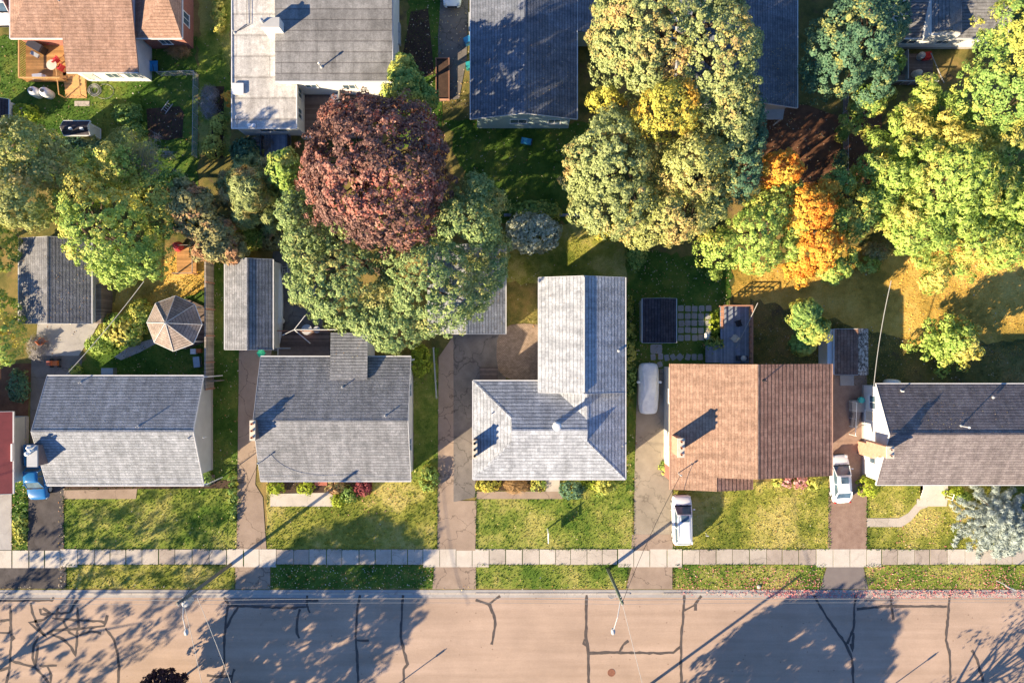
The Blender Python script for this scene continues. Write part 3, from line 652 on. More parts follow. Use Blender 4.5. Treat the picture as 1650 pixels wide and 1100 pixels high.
# shallow porch under the front eave, on the right half
b = MB(); b.box(P(220, 0, 3.3)[0], y0-.55, .1, x1-.5, y0+.3, .35); part('porch', b, 'deck_brown', h)
for q in np.linspace(P(222, 0, 3)[0], x1-.6, 6):
    b = MB(); b.box(q-.05, y0-.55, .35, q+.05, y0-.45, 1.25); part('porch_post', b, 'dark_paint', h)
b = MB(); b.box(P(220, 0, 3)[0], y0-.56, 1.2, x1-.5, y0-.44, 1.28); part('railing', b, 'dark_paint', h)
b = MB(); b.box(x1-.28, P(0, 740, 3)[1], 3.2, x1+.35, P(0, 757, 3)[1], 3.3); 
b = MB(); b.tube([(x1+.02, y1-.1, 3.5), (x1+.25, y1-.1, 3.5), (x1+.3, y1-.15, .3)], .05); part('downpipe', b, 'white_paint', h)
b = MB(); b.tube([(x1+.02, y0+.1, 3.5), (x1+.25, y0+.1, 3.3), (x1+.3, y0+.1, .3)], .05); part('downpipe', b, 'white_paint', h)
b = MB(); b.pbox(163, 593, 182, 604, GZ, .75); single('air_conditioner', b, 'metal', 'grey outdoor heat pump behind the house with the metal-capped chimney', 'heat pump')

# --- house: dark grey gable with small rear addition
x0, y0, x1, y1 = pxrect(420, 574, 662, 775, 3.6)
h = T('house', 'dark grey shingled bungalow with narrow three-flue chimney and flat rear addition under the maple', 'house', ((x0+x1)/2, (y0+y1)/2, 0))
H, rf = gable(h, x0, y0, x1, y1, 3.6, 5.4, 'x', 'shingle_taupe', 'siding_white', ridge=P(0, 678, 5.4)[1])
ax0, ay0, ax1, ay1 = pxrect(532, 536, 592, 611, 4.35)
rr = part('roof', MB().slab([[(ax0, ay0, 4.42), (ax1, ay0, 4.42), (ax1, ay1, 4.2), (ax0, ay1, 4.2)]], .12), 'shingle_taupe', h, uv=True, label='flat rear roof reaching over the back slope')
b = MB(); b.box(ax0+.2, ay0+1.2, 3.5, ax1-.2, ay0+2.6, 4.2); b.box(ax0+.2, y1-.6, 0, ax1-.2, ay1-.2, 4.05); part('wall', b, 'siding_white', h)
chimney(h, 402, 677, 411, 710, 6.05, 'brick_brown', 'cap_cream', 3)
pipe(h, 552, 624, H(*P2(552, 624, 4.2)), .45); pipe(h, 621, 670, H(*P2(621, 670, 5.2)), .32)
mst, M2 = mast(h, 422, 743, 4.1, .9); 
for wx in (-21.5, -13.5, -11): window(h, wx, y0+.35, 1.4, 's', 1.7, 1.2)
window(h, -16.3, y0+.35, .55, 's', .95, 2.05, 'door')
b = MB(); b.pbox(507, 770, 527, 782, 0, .5); part('steps', b, 'brick_red', h)
for wy in (-4.5, -9.5): window(h, x1-.33, wy, 1.4, 'e', 1.2, 1.1)
for wx in (-20, -9.7): window(h, wx, y1-.35, 1.5, 'n', 1.2, 1.0)

# --- house: pale hip roof with taller rear wing
h = T('house', 'pale hip-roofed house with a taller ribbed rear wing and a round white roof vent', 'house', (3.3, -7.7, 0))
ze = 4.3; W_, E_, S_, N_, K = -3.48, 10.1, -12.25, -3.48, .363
polys = {
 'south': ([(W_, S_, ze), (E_, S_, ze), (6.54, -8.69, 5.59), (6.54, -7.7, 5.95), (-.05, -7.7, 5.95), (-.05, -8.82, 5.545)], 'shingle_pale'),
 'west': ([(W_, S_, ze), (-.05, -8.82, 5.545), (-.05, -6.66, 5.545), (W_, N_, ze)], 'shingle_pale'),
 'east': ([(E_, S_, ze), (E_, -4.4, ze), (6.54, -4.4, 5.59), (6.54, -8.69, 5.59)], 'shingle_pale'),
 'north': ([(W_, N_, ze), (-.05, -6.66, 5.545), (-.05, -7.7, 5.95), (6.54, -7.7, 5.95), (6.54, -6.78, 5.59), (3.98, -4.4, 4.66), (2.6, -4.4, 4.66), (2.6, N_, ze)], 'shingle_pale'),
 'ext': ([(6.54, -6.78, 5.59), (6.54, -4.4, 5.59), (3.98, -4.4, 4.66)], 'shingle_pale'),
 'ga': ([(-.05, -8.82, 5.545), (-.05, -7.7, 5.95), (-.05, -6.66, 5.545)], 0), 'gb': ([(6.54, -8.69, 5.59), (6.54, -6.78, 5.59), (6.54, -7.7, 5.95)], 0)}
rf = part('roof', MB().slab([polys[k][0] for k in ('south', 'west', 'east', 'north', 'ext')], .12), 'shingle_pale', h, uv=True)
b = MB(); b.add(polys['ga'][0], [(0, 1, 2)]); b.add(polys['gb'][0], [(0, 1, 2)]); part('gablet', b, 'siding_white', h)
for a, c in (((W_, S_, ze), (-.05, -8.82, 5.545)), ((W_, N_, ze), (-.05, -6.66, 5.545)), ((E_, S_, ze), (6.54, -8.69, 5.59)), ((-.05, -7.7, 5.95), (6.54, -7.7, 5.95)), ((6.54, -6.78, 5.59), (6.54, -4.45, 5.59))): ridgecap(rf, a, c, 'shingle_pale')
b = MB(); b.box(W_+.45, S_+.45, 0, E_-.45, N_-.45, ze-.02); part('wall', b, 'siding_white', h)
gutters(h, [((W_, S_, ze), (E_, S_, ze)), ((E_, S_, ze), (E_, -4.5, ze)), ((W_, N_, ze), (W_, S_, ze)), ((2.4, N_, ze), (W_, N_, ze))])
wx0, wy0, wx1, wy1 = 2.33, -4.45, 9.93, 5.59
Hw, rw = gable(h, wx0, wy0, wx1, wy1, 5.3, 6.75, 'y', 'shingle_pale', 'siding_white', ridge=6.13, name='wing_wall')
b = MB(); b.cyl((6.18, wy0+.1, 6.8), (6.18, wy1-.1, 6.8), .06, .06, 8); part('ridge_vent', b, 'galv', h)
chimney(h, 761, 709, 769, 739, 5.9, 'brick_brown', 'cap_cream', 3, flue=None)
pipe(h, 792, 666, 4.75, .4); pipe(h, 997, 565, 5.6, .45); pipe(h, 904, 671, 5.3, .25, .05, 'black_plastic'); pipe(h, 1003, 718, 4.35, .2)
pipe(h, 896, 684, 5.75, 1.15, .2, 'galv', 'round_vent', 'white_paint')
for wx in (-1.5, 2.0, 8): window(h, wx, S_+.45, 2.0, 's', 1.8, 1.3)
window(h, 3.8, S_+.45, .9, 's', .95, 2.1, 'door'); porch_steps(h, 3.2, S_-.7, 4.5, S_+.45, 4)
for wy in (-2, 2.5): window(h, wx0+.32, wy, 2.6, 'w', 1.3, 1.2)
for wy in (-10, -2, 3): window(h, (E_-.45 if wy < -5 else wx1-.32), wy, 2.6, 'e', 1.3, 1.2)
window(h, 6.1, wy1-.31, 2.6, 'n', 1.6, 1.3)
b = MB(); b.pbox(774, 592, 801, 612, GZ, .9); b.pbox(773, 591, 802, 613, .9, .96); single('storage_box', b, 'deck_brown', 'pale brown storage box on the asphalt beside the paver patio', 'storage box')

# --- house: brown two-slope roof
h = T('house', 'brown shingled house with shade-tinted ribbed east slope and orange brick chimney', 'house', (21.2, -7, 0))
W_, E_, xr = 14.03, 28.38, 21.2; ze = 4.5; zr = 6.1; Nn, Sm, Sf = -1.98, -11.9, -13.1
P1 = [(W_, Nn, ze), (W_, Sf, ze), (17.9, Sf, 5.363), (17.9, Sm, 5.363), (xr, Sm, zr), (xr, Nn, zr)]
P3 = [(17.9, Sf, 5.363), (21.35, Sf, 4.59), (21.35, Sm, 4.59), (17.9, Sm, 5.363)]
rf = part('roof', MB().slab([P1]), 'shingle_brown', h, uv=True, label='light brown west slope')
roofmat('shingle_brown_shaded', (.33, .19, .145), (.41, .25, .19), (.09, .06, .045), row=.36, stain_amt=.3, bumps=1.0, line=.16)  # brown shingles again, with the east slope's shade put into colour and ribs
part('roof', MB().slab([[(xr+.003, Nn, zr-.004), (xr+.003, Sm, zr-.004), (E_, Sm, ze), (E_, Nn, ze)]]), 'shingle_brown_shaded', h, uv=True, label='ribbed east slope with shade painted into its colour')
part('porch_roof', MB().slab([P3]), 'shingle_brown_shaded', h, uv=True); ridgecap(rf, (xr, Sm, zr+.01), (xr, Nn, zr+.01), 'shingle_brown')
b = MB(); i = .4; prof = [(W_+i, 0), (E_-i, 0), (E_-i, ze+.09-.17), (xr, zr-.18), (W_+i, ze+.09-.17)]
b.add([(x, Sm+i, z) for x, z in prof]+[(x, Nn-i, z) for x, z in prof], [(0, 1, 2, 3, 4), (9, 8, 7, 6, 5)]+[(j, 5+j, 5+(j+1) % 5, (j+1) % 5) for j in range(5)]); part('wall', b, 'siding_cream', h)
b = MB(); b.box(W_+i, Sf+.4, 0, 16.6, Sm+i-.01, ze-.03); part('wall', b, 'brick_red', h)
gutters(h, [((W_, Nn, ze), (W_, Sf, ze)), ((E_, Sm, ze), (E_, Nn, ze))], 'fascia_brown')
chimney(h, 1092, 706, 1103, 737, 6.9, 'brick_orange', 'cap_cream', 3, 3.5)
pipe(h, 1230, 613, 6.0, .75, .05, 'black_plastic'); mst, M4 = mast(h, 1093, 762, 4.7, .95)
for wx in (18.6, 23.5, 26): window(h, wx, Sm+i, 2.0, 's', 1.9, 1.4)
window(h, 20.3, Sm+i, .7, 's', .95, 2.1, 'door'); porch_steps(h, 18.5, Sf+.3, 20.9, Sm+.2, 3)
for wy in (-5, -9): window(h, W_+i, wy, 2.2, 'w', 1.3, 1.1); window(h, E_-i, wy, 2.2, 'e', 1.3, 1.1)
for wx in (16, 25.5): window(h, wx, Nn-i, 2.2, 'n', 1.3, 1.1)
window(h, 20.6, Nn-i, .85, 'n', 1.6, 2.1, 'door')

# --- house: dark roof and white gable wall at the right edge
x0, y0, _, y1 = pxrect(1412, 618, 1650, 781, 3.2)
x1 = 48.5
h = T('house', 'white-walled house with dark shingled roof and stepped orange brick chimney on its gable end', 'house', ((x0+x1)/2, (y0+y1)/2, 0))
roofmat('shingle_plum', (.235, .20, .20), (.31, .27, .265), (.10, .085, .09), stain_amt=.3)
H, rf = gable(h, x0, y0, x1, y1, 3.2, 5.45, 'x', 'shingle_plum', 'siding_white', ridge=P(0, 700, 5.45)[1], inset=.32)
b = MB(); b.box(x0-.12, P(0, 736, 2)[1], 0, x0+.4, P(0, 715, 2)[1], 2.8); b.box(x0-.0, P(0, 738, 4)[1], 2.8, x0+.4, P(0, 718, 4)[1], 3.6); part('chimney_base', b, 'brick_orange', h)
chimney(h, 1429, 719, 1441, 739, 6.5, 'brick_orange', 'cap_cream', 2, 3.0)
pipe(h, 1452, 630, 3.5, .45, .05, 'white_paint'); pipe(h, 1549, 686, 5.1, 1.0, .05, 'galv', capm='white_paint'); pipe(h, 1601, 640, 4.0, .15)
for wy in (-10.6, -5.6): window(h, x0+.29, wy, 1.5, 'w', 1.3, 1.1)
window(h, x0+.29, -6.9, .75, 'w', .95, 2.05, 'door')
for wx in (36, 43.5): window(h, wx, y0+.45, 1.5, 's', 1.7, 1.2)
window(h, 39.6, y0+.45, .75, 's', 1, 2.05, 'door')
for wx in (36, 43.5): window(h, wx, y1-.45, 1.5, 'n', 1.3, 1.1)
b = MB(); lx, ly = P2(1381, 645); b.box(x0-.95, P(0, 664, .8)[1], 0, x0+.4, P(0, 645, .8)[1], .75); part('landing', b, 'concrete_grey', h)
b = MB()
for k in range(5): b.box(x0-.85, P(0, 664, .5)[1]-.3*(k+1), 0, x0-.1, P(0, 664, .5)[1]-.3*k, .62-.12*k)
part('side_steps', b, 'deck_grey', h)
b = MB()
for yy in np.linspace(P(0, 700, .5)[1], P(0, 647, .5)[1], 5): b.cyl((x0-.93, yy, .1), (x0-.93, yy, 1.5), .03, .03, 6)
b.cyl((x0-.93, P(0, 700, .5)[1], 1.3), (x0-.93, P(0, 647, .5)[1], 1.55), .03, .03, 6); part('handrail', b, 'white_paint', h)
b = MB()
for k in range(4): b.box(P(1482, 0)[0], P(0, 781)[1]-1.3+.3*k-.001*k, 0, P(1520, 0)[0], y0+.4, GZ+.15*(k+1))
part('steps', b, 'concrete_pale', h)
b = MB(); pts = [(P(1524, 0)[0], P(0, 802-5*k)[1], .95+.15*k) for k in range(3)]; b.tube(pts, .03)
for p in pts: b.cyl((p[0], p[1], 0), p, .025, .025, 6)
part('handrail', b, 'white_paint', h)
b = MB(); b.lathe((*P2(1387, 644, 1), .8), [(.22, 0), (.28, .1), (.28, .45), (.2, .5)], 12); single('plant_pot', b, 'teal_plastic', 'small teal pot on the side landing of the white-walled house', 'pot')
b = MB(); b.lathe((*P2(1440, 616, 1), GZ), [(.55, 0), (.6, .3), (.6, 1.1), (.3, 1.3), (0, 1.35)], 18, 1, .5); single('oil_tank', b, 'white_paint', 'white oval oil tank against the rear wall of the white-walled house', 'tank', smooth=True)

# --- red roofed house at the left edge
x1 = P(21, 0, 3.1)[0]
h = T('house', 'house at the left edge with a dark red metal roof', 'house', (x1-5, -10, 0))
H, rf = gable(h, x1-9, P(0, 795, 3.1)[1], x1, P(0, 663, 3.1)[1], 3.1, 3.9, 'y', 'red_metal', 'siding_grey', ridge=x1-3.4, inset=.8)
b = MB(); b.pbox(17, 715, 19.5, 743, 3.12, 3.35); part('roof_ladder', b, 'white_paint', h)

# --- rear row: tan-roofed house with deck
ze = 3.0; x0, y0 = P(107, 117, ze)[:2]; x1 = P(223, 117, ze)[0]; yb = y0+14
h = T('house', 'tan-roofed house with red brick side wing and white rear wall behind the orange deck', 'house', ((x0+x1)/2, y0+7, 0))
rf = part('roof', MB().slab([[(x0, y0, 3.0), (x1, y0, 3.0), (x1, y0+7, 4.35), (x0, y0+7, 4.35)], [(x0, y0+7, 4.35), (x1, y0+7, 4.35), (x1, yb, 3.0), (x0, yb, 3.0)]]), 'shingle_tan', h, uv=True)
b = MB(); b.box(x0+.3, y0+.3, 0, x1-.3, yb-.3, 2.85); part('wall', b, 'siding_white', h)
b = MB(); b.add([(x1-.3, y0+.3, 2.84), (x1-.3, yb-.3, 2.84), (x1-.3, y0+7, 4.15)], [(0, 1, 2)]); b.add([(x0+.3, y0+.3, 2.84), (x0+.3, yb-.3, 2.84), (x0+.3, y0+7, 4.15)], [(2, 1, 0)]); part('gable_end', b, 'siding_white', h)
gutters(h, [((x0, y0, 3.0), (x1, y0, 3.0))]); 
lx0, ly0 = P(16, 62, 2.75)[:2]
roofp = [[(lx0, ly0, 2.75), (x0+.25, ly0, 2.75), (x0+.25, ly0+5.4, 3.9), (lx0+3.0, ly0+5.4, 3.9)], [(lx0, ly0, 2.75), (lx0+3.0, ly0+5.4, 3.9), (lx0+3, ly0+10, 3.9), (lx0, ly0+10, 2.75)]]
part('roof', MB().slab(roofp), 'shingle_tan', h, uv=True, label='lower hipped roof of the west part')
b = MB(); b.box(lx0+.3, ly0+.3, 0, x0+.3, ly0+10, 2.62); part('wall', b, 'brick_red', h, label='red brick west wall'); gutters(h, [((lx0, ly0, 2.75), (x0, ly0, 2.75)), ((lx0, ly0+9, 2.75), (lx0, ly0, 2.75))])
ex0, ex1, ey0 = x1-.28, P(293, 62, 3.0)[0], P(0, 62, 3.0)[1]
exr = P(268, 0, 4.9)[0]
rf = part('roof', MB().slab([[(ex0, ey0, 3.0), (ex1, ey0, 3.0), (exr, ey0+3.2, 4.9)], [(ex1, ey0, 3.0), (ex1, ey0+10, 3.0), (exr, ey0+10, 4.9), (exr, ey0+3.2, 4.9)], [(ex0, ey0, 3.0), (exr, ey0+3.2, 4.9), (exr, ey0+10, 4.9), (ex0, ey0+10, 3.0)]]), 'shingle_tan', h, uv=True, label='hipped roof of the brick wing')
b = MB(); b.box(ex0+.1, ey0+.3, 0, ex1-.3, ey0+10, 2.88); part('wall', b, 'brick_red', h, label='red brick east wing wall')
gutters(h, [((ex0, ey0, 3), (ex1, ey0, 3)), ((ex1, ey0, 3), (ex1, ey0+10, 3))])
window(h, ex1-.3, ey0+2.4, 1.0, 'e', 1.2, 1.2); window(h, ex1-2.2, ey0+.3, 1.1, 's', 1.0, 1.0)
window(h, x0+3.4, y0+.3, 1.0, 's', 1.2, 1.1); window(h, x0+5.2, y0+.3, 1.0, 's', 1.2, 1.1); window(h, x0+1.2, y0+.3, .65, 's', 1, 2, 'door')
pipe(h, 98, 4, 3.9, .4)

# deck of that house
d = T('deck', 'orange timber deck with railings behind the tan-roofed house', 'deck', P(75, 110))
dx0, dy0 = P2(41, 131, .6); dx1, dy1 = P2(106, 63, .6)
b = MB(); b.box(dx0, dy0, .42, dx1, dy1, .55); part('floor', b, 'deck_orange', d)
for (ax, ay, bx_, by) in ((dx0, dy0, dx1, dy0), (dx0, dy0, dx0, dy1)):
    b = MB(); L = math.hypot(bx_-ax, by-ay); n = int(L/.16)
    for k in range(n+1):
        qx, qy = ax+(bx_-ax)*k/n, ay+(by-ay)*k/n; b.box(qx-.02, qy-.02, .55, qx+.02, qy+.02, 1.45)
    if ax == bx_: b.box(ax-.06, ay, 1.42, ax+.06, by, 1.5)
    else: b.box(ax, ay-.06, 1.42, bx_, ay+.06, 1.5)
    part('railing', b, 'rail_orange', d)
sx0, sy0 = P2(104, 158, .3); sx1, sy1 = P2(138, 118, .3)
for k in range(7):
    b = MB(); b.box(sx0, sy1-.33*k, 0.02, sx1, sy1-.33*(k+1), .55-.07*k); part('stair', b, 'rail_orange', d)
for q in (sx0, sx1):
    b = MB(); b.cyl((q, sy1, 1.5), (q, sy1-2.3, 1.1), .05, .05, 6); b.cyl((q, sy1-2.3, 0), (q, sy1-2.3, 1.1), .05, .05, 6); part('handrail', b, 'rail_orange', d)
b = MB(); b.pbox(120, 163, 144, 171, GZ, GZ+.06); single('paving_slab', b, 'concrete', 'pale paving slabs at the foot of the orange deck stairs', 'paving slab')
q = P(66, 80, .6); t_ = T('barbecue', 'black covered barbecue on the orange deck', 'barbecue', (q[0], q[1], .55))
b = MB(); b.obox(q[0], q[1], .55, 1.35, 1.25, .65, -.5); part('cabinet', b, 'black_plastic', t_)
b = MB(); b.obox(q[0], q[1], 1.35, 1.6, 1.35, .7, -.5); part('lid', b, 'dark_paint', t_)
b = MB(); b.obox(q[0]-.35, q[1]-.6, .8, 1.0, .8, .35, -.5); part('shelf', b, 'galv', t_)
def chair(px, py, z, ang, mat, label, s=1.0, grp=None):
    q = P(px, py, z); t_ = T('garden_chair', label, 'chair', (q[0], q[1], z), grp); c, n = math.cos(ang), math.sin(ang)
    L = lambda u, v: (q[0]+c*u-n*v, q[1]+n*u+c*v)
    b = MB(); b.obox(*L(0, 0), z+.38, z+.44, .5*s, .5*s, ang); part('seat', b, mat, t_)
    b = MB(); b.obox(*L(-.25, 0), z+.42, z+.95, .05, .5*s, ang); part('backrest', b, mat, t_)
    for u in (-.22, .22):
        for v in (-.22, .22):
            b = MB(); x, y = L(u, v); b.cyl((x, y, z), (x, y, z+.38), .025, .025, 6); part('leg', b, mat, t_)
    for v in (-.27, .27):
        b = MB(); b.obox(*L(0, v), z+.6, z+.64, .5, .06, ang); part('armrest', b, mat, t_)
    return t_
chair(95, 100, .55, 2.2, 'red_plastic', 'red garden chair nearest the house wall on the orange deck', 1.2)
chair(103, 112, .55, 2.6, 'red_plastic', 'red garden chair by the top of the orange deck stairs', 1.2)
chair(84, 68, .55, -1.2, 'red_plastic', 'red garden chair in the corner beside the black barbecue', 1.3)
q = P(87, 107, .9); b = MB(); b.lathe((q[0], q[1], .55), [(.06, 0), (.05, .65), (.48, .67), (.48, .71), (0, .72)], 18); single('garden_table', b, 'cap_cream', 'small round pale table between the red chairs on the orange deck', 'table')
q = P(61, 124, .8); b = MB(); b.obox(q[0], q[1], .55, .95, .9, .5, .1); b.obox(q[0]+.55, q[1], .55, .8, .3, .4, .1); single('cool_box', b, 'white_plastic', 'white cool box at the railing of the orange deck', 'cool box')
for k, (px, py, a) in enumerate([(57, 149, 'white propane tank with dark valve below the orange deck, left one'), (75, 150, 'white propane tank with dark valve below the orange deck, right one')]):
    q = P(px, py, .8); t_ = T('propane_tank', a, 'gas tank', (q[0], q[1], GZ), 'propane tanks below the deck'); b = MB(); b.lathe((q[0], q[1], GZ), [(.3, 0), (.42, .12), (.44, .5), (.44, 1.05), (.36, 1.25), (.12, 1.34)], 18)
    part('tank', b, 'white_plastic', t_, smooth=True); b = MB(); b.lathe((q[0], q[1], GZ+1.3), [(.17, 0), (.17, .16), (.0, .17)], 12); part('valve_collar', b, 'dark_paint', t_)
q = P(150, 144, .4); b = MB(); 
for k in range(7): 
    r = .3+.05*k; b.tube([(q[0]+r*math.cos(a)*(1+.1*k % .3), q[1]+r*math.sin(a), GZ+.05+.03*(k % 4)) for a in np.linspace(0, 6.28, 16)], .02, 5)
b.tube([(q[0]+.4+.9*math.cos(a)+.5, q[1]+.7*math.sin(a)-.1, GZ+.04) for a in np.linspace(2.5, 8.2, 16)], .02, 5)
single('garden_hose', b, 'wire_pale', 'coiled pale garden hose in the grass beside the orange deck stairs', 'hose')
q = P(247, 107, .6); t_ = T('wheelbarrow', 'blue wheelbarrow leaning by the white wall of the tan-roofed house', 'wheelbarrow', (q[0], q[1], GZ))
b = MB(); b.add([(q[0]-.3, q[1]-.35, .35), (q[0]+.3, q[1]-.35, .35), (q[0]+.3, q[1]+.35, .35), (q[0]-.3, q[1]+.35, .35), (q[0]-.45, q[1]-.5, .65), (q[0]+.45, q[1]-.5, .65), (q[0]+.45, q[1]+.5, .65), (q[0]-.45, q[1]+.5, .65)], [(0, 1, 2, 3), (0, 4, 5, 1), (1, 5, 6, 2), (2, 6, 7, 3), (3, 7, 4, 0)]); part('tray', b, 'blue_plastic', t_)
for s in (-.25, .25): b = MB(); b.cyl((q[0]+s, q[1]+.4, .3), (q[0]+s+.4, q[1]-1.0, .6), .025, .025, 6); part('handle', b, 'black_plastic', t_)
b = MB(); b.cyl((q[0]-.05, q[1]+.6, .27), (q[0]+.05, q[1]+.6, .27), .19, .19, 14); part('wheel', b, 'rubber', t_)

# sheds, rear left
def shed(px0, py0, px1, py1, ze, zr, axis, rm, wm, label, ridge=None, inset=.12, gut='fascia', door=None, cat='shed', nm='shed'):
    x0, y0, x1, y1 = pxrect(px0, py0, px1, py1, ze)
    h = T(nm, label, cat, ((x0+x1)/2, (y0+y1)/2, 0))
    if ridge is not None: ridge = P(ridge, ridge, zr)[0 if axis == 'y' else 1]
    H, rf = gable(h, x0, y0, x1, y1, ze, zr, axis, rm, wm, inset, ridge=ridge, gut=gut, foundation=False)
    if door:
        f = door; cx, cy = {'s': ((x0+x1)/2, y0+inset), 'n': ((x0+x1)/2, y1-inset), 'e': (x1-inset, (y0+y1)/2), 'w': (x0+inset, (y0+y1)/2)}[f]
        window(h, cx, cy, .12, f, .9, 1.8, 'door')
    return h, (x0, y0, x1, y1)
h, r = shed(102, 195, 145, 218, 1.9, 2.35, 'x', 'shingle_black', 'siding_cream', 'small black-roofed shed with two skylights beside the dug garden bed', door='e')
for px in (113, 131): b = MB(); b.pbox(px-3, 205, px+2, 208.5, 2.2, 2.42); part('skylight', b, 'white_plastic', h)
h, r = shed(-25, 160, 14, 195, 2.0, 2.6, 'y', 'shingle_black', 'siding_white', 'dark-roofed shed at the left edge behind the olive tree', door='e')

# flat-roofed house
h = T('house', 'flat-roofed white house with grey felt roof, white chimney and recessed plank terrace', 'house', P(505, 80))
x0, y0, x1, y1 = pxrect(443, 130, 632, -60, 4.2)
b = MB(); b.box(x0+.05, y0+.1, 0, x1-.05, y1, 4.0); part('wall', b, 'siding_white', h)
rf = part('roof', MB().slab([[(x0, y0, 4.12), (x1, y0, 4.12), (x1, y1, 4.3), (x0, y1, 4.3)]], .15), 'felt_roof', h, uv=True)
b = MB(); b.box(x0-.03, y0-.06, 3.93, x1+.06, y0, 4.16); b.box(x1, y0, 3.93, x1+.06, y1, 4.16); part('gutter', b, 'fascia', h)
qx0, qy0, qx1, qy1 = pxrect(374, 207, 478, -60, 3.1)
b = MB(); b.box(qx0+.08, qy0+.25, 0, qx1-.08, y0+.05, 2.98); b.box(qx0+.08, y0+.04, 0, x0+.04, qy1, 2.98); part('wall', b, 'siding_white', h, label='white wall of the lower wing')
rf2 = part('roof', MB().slab([[(qx0, qy0, 3.06), (qx1, qy0, 3.12), (qx1, y0+.08, 3.12), (x0+.04, y0+.08, 3.12), (x0+.04, qy1, 3.2), (qx0, qy1, 3.15)]], .1), 'felt_light', h, uv=True, label='paler lower flat roof')
b = MB(); b.box(qx0-.05, qy0-.05, 2.95, qx0+.02, qy1, 3.19); b.box(qx0, qy0-.05, 2.95, qx1+.02, qy0+.03, 3.15); b.box(qx1-.03, qy0, 2.95, qx1+.05, y0, 3.16); part('parapet', b, 'white_paint', h)
cx0, cy0, cx1, cy1 = pxrect(418, 44, 450, 28, 5.4)
b = MB(); b.box(cx0+.1, cy0, 3.0, cx1, cy1, 5.4); c = part('chimney', b, 'siding_white', h); b = MB(); b.lathe(((cx0+.3), (cy0+cy1)/2, 5.4), [(.12, 0), (.12, .35), (.18, .38), (0, .45)], 10); part('flue', b, 'galv', c)
pipe(h, 518, 108, 4.2, .75, .06, 'galv', capm='white_paint'); pipe(h, 378, 53, 3.15, .5); b = MB()
for k in range(2): b.tube([(P(398+k*6, 0, 3.2)[0], P(0, 0, 3.2)[1]+2, 3.22), (P(398+k*5, 0, 3.2)[0], P(0, 40, 3.2)[1], 3.22), (P(380, 0, 3.2)[0], P(0, 53, 3.2)[1], 3.3)], .02, 5)
part('cable', b, 'wire_black', h)
b = MB(); b.pbox(374, 134, 392, 152, 3.2, 3.32); part('roof_hatch', b, 'white_plastic', h)
for px in (401, 408): b = MB(); b.lathe((*P2(px, 202, 3.3), 3.12), [(.22, 0), (.2, .18), (0, .24)], 12); part('roof_vent', b, 'white_plastic', h)
window(h, (x0+x1)/2+1, y0+.1, 2.0, 's', 1.2, 1.0); window(h, P(500, 0, 3)[0], y0+.1, 2.3, 's', 1.1, .8)
window(h, qx1-.08, P(0, 150, 2)[1], 1.4, 'e', 1.0, 1.1); window(h, qx1-.08, P(0, 183, 2)[1], 1.4, 'e', 1.0, 1.1); window(h, P(440, 0, 2)[0], qy0+.25, 1.3, 's', 2.6, 1.2)
d = T('terrace', 'weathered brown plank terrace recessed in the flat-roofed house', 'terrace', P(520, 185))
a = pxrect(487, 222, 600, 150, .5); b = MB(); b.box(qx1-.05, a[1], .02, a[2], y0+.08, .5); part('floor', b, 'deck_brown', d)
a = pxrect(547, 180, 551, 152, 1.2); b = MB(); b.box(a[0], a[1], .5, a[0]+.12, y0+.05, 1.7); part('screen', b, 'wire_pale', d)
b = MB(); b.pbox(487, 219, 535, 222, .5, 1.2); part('railing', b, 'white_paint', d)
b = MB(); b.pbox(533, 152, 547, 162, .5, 1.1); single('patio_storage', b, 'white_plastic', 'white storage chest on the brown plank terrace', 'storage box')
d = T('deck', 'blue grey boarded side deck below the lower wing of the flat-roofed house', 'deck', P(445, 250))
a = pxrect(425, 272, 467, 222, .5); b = MB(); b.box(a[0], a[1], .02, a[2], qy0+.2, .45); part('floor', b, 'wood_blue', d)
b = MB(); b.box(a[0]-.05, a[1], .45, a[0]+.03, qy0, 1.3); b.box(a[2]-.03, a[1], .45, a[2]+.05, qy0, 1.3); part('railing', b, 'dark_paint', d)

# blue-roofed house
ze = 4.2; x0, y0 = P(758, 192, ze)[:2]; x1 = P(930, 192, ze)[0]
h = T('house', 'blue grey shingled house with pale teal gable wall left of the great autumn tree', 'house', ((x0+x1)/2, y0+8, 0))
H, rf = gable(h, x0, y0, x1, y0+15, ze, 5.85, 'y', 'shingle_blue', 'siding_teal', ridge=P(845, 0, 5.85)[0], inset=.5)
exx = P(968, 0, ze)[0]; yy = P(0, 50, ze)[1]; kk = (5.85-ze)/(x1-P(845, 0, 5.85)[0])
part('roof', MB().slab([[(x1-.6, yy, ze+kk*.6+.02), (exx, yy, ze-kk*(exx-x1)+.02), (exx, yy+10, ze-kk*(exx-x1)+.02), (x1-.6, yy+10, ze+kk*.6+.02)]]), 'shingle_blue', h, uv=True, label='eastward roof extension')
b = MB(); b.box(x1-.4, yy+.4, 0, exx-.4, yy+10, ze-kk*(exx-x1)-.2); part('wall', b, 'siding_teal', h)
window(h, 0.6, y0+.45, 1.6, 's', 1.6, 1.2); window(h, 3.9, y0+.45, 1.6, 's', 1.2, 1.2); pipe(h, 808, 60, 5.0, .4)
b = MB(); b.pbox(755, 20, 760, 48, .5, 2.2); part('gas_cabinet', b, 'galv', h)
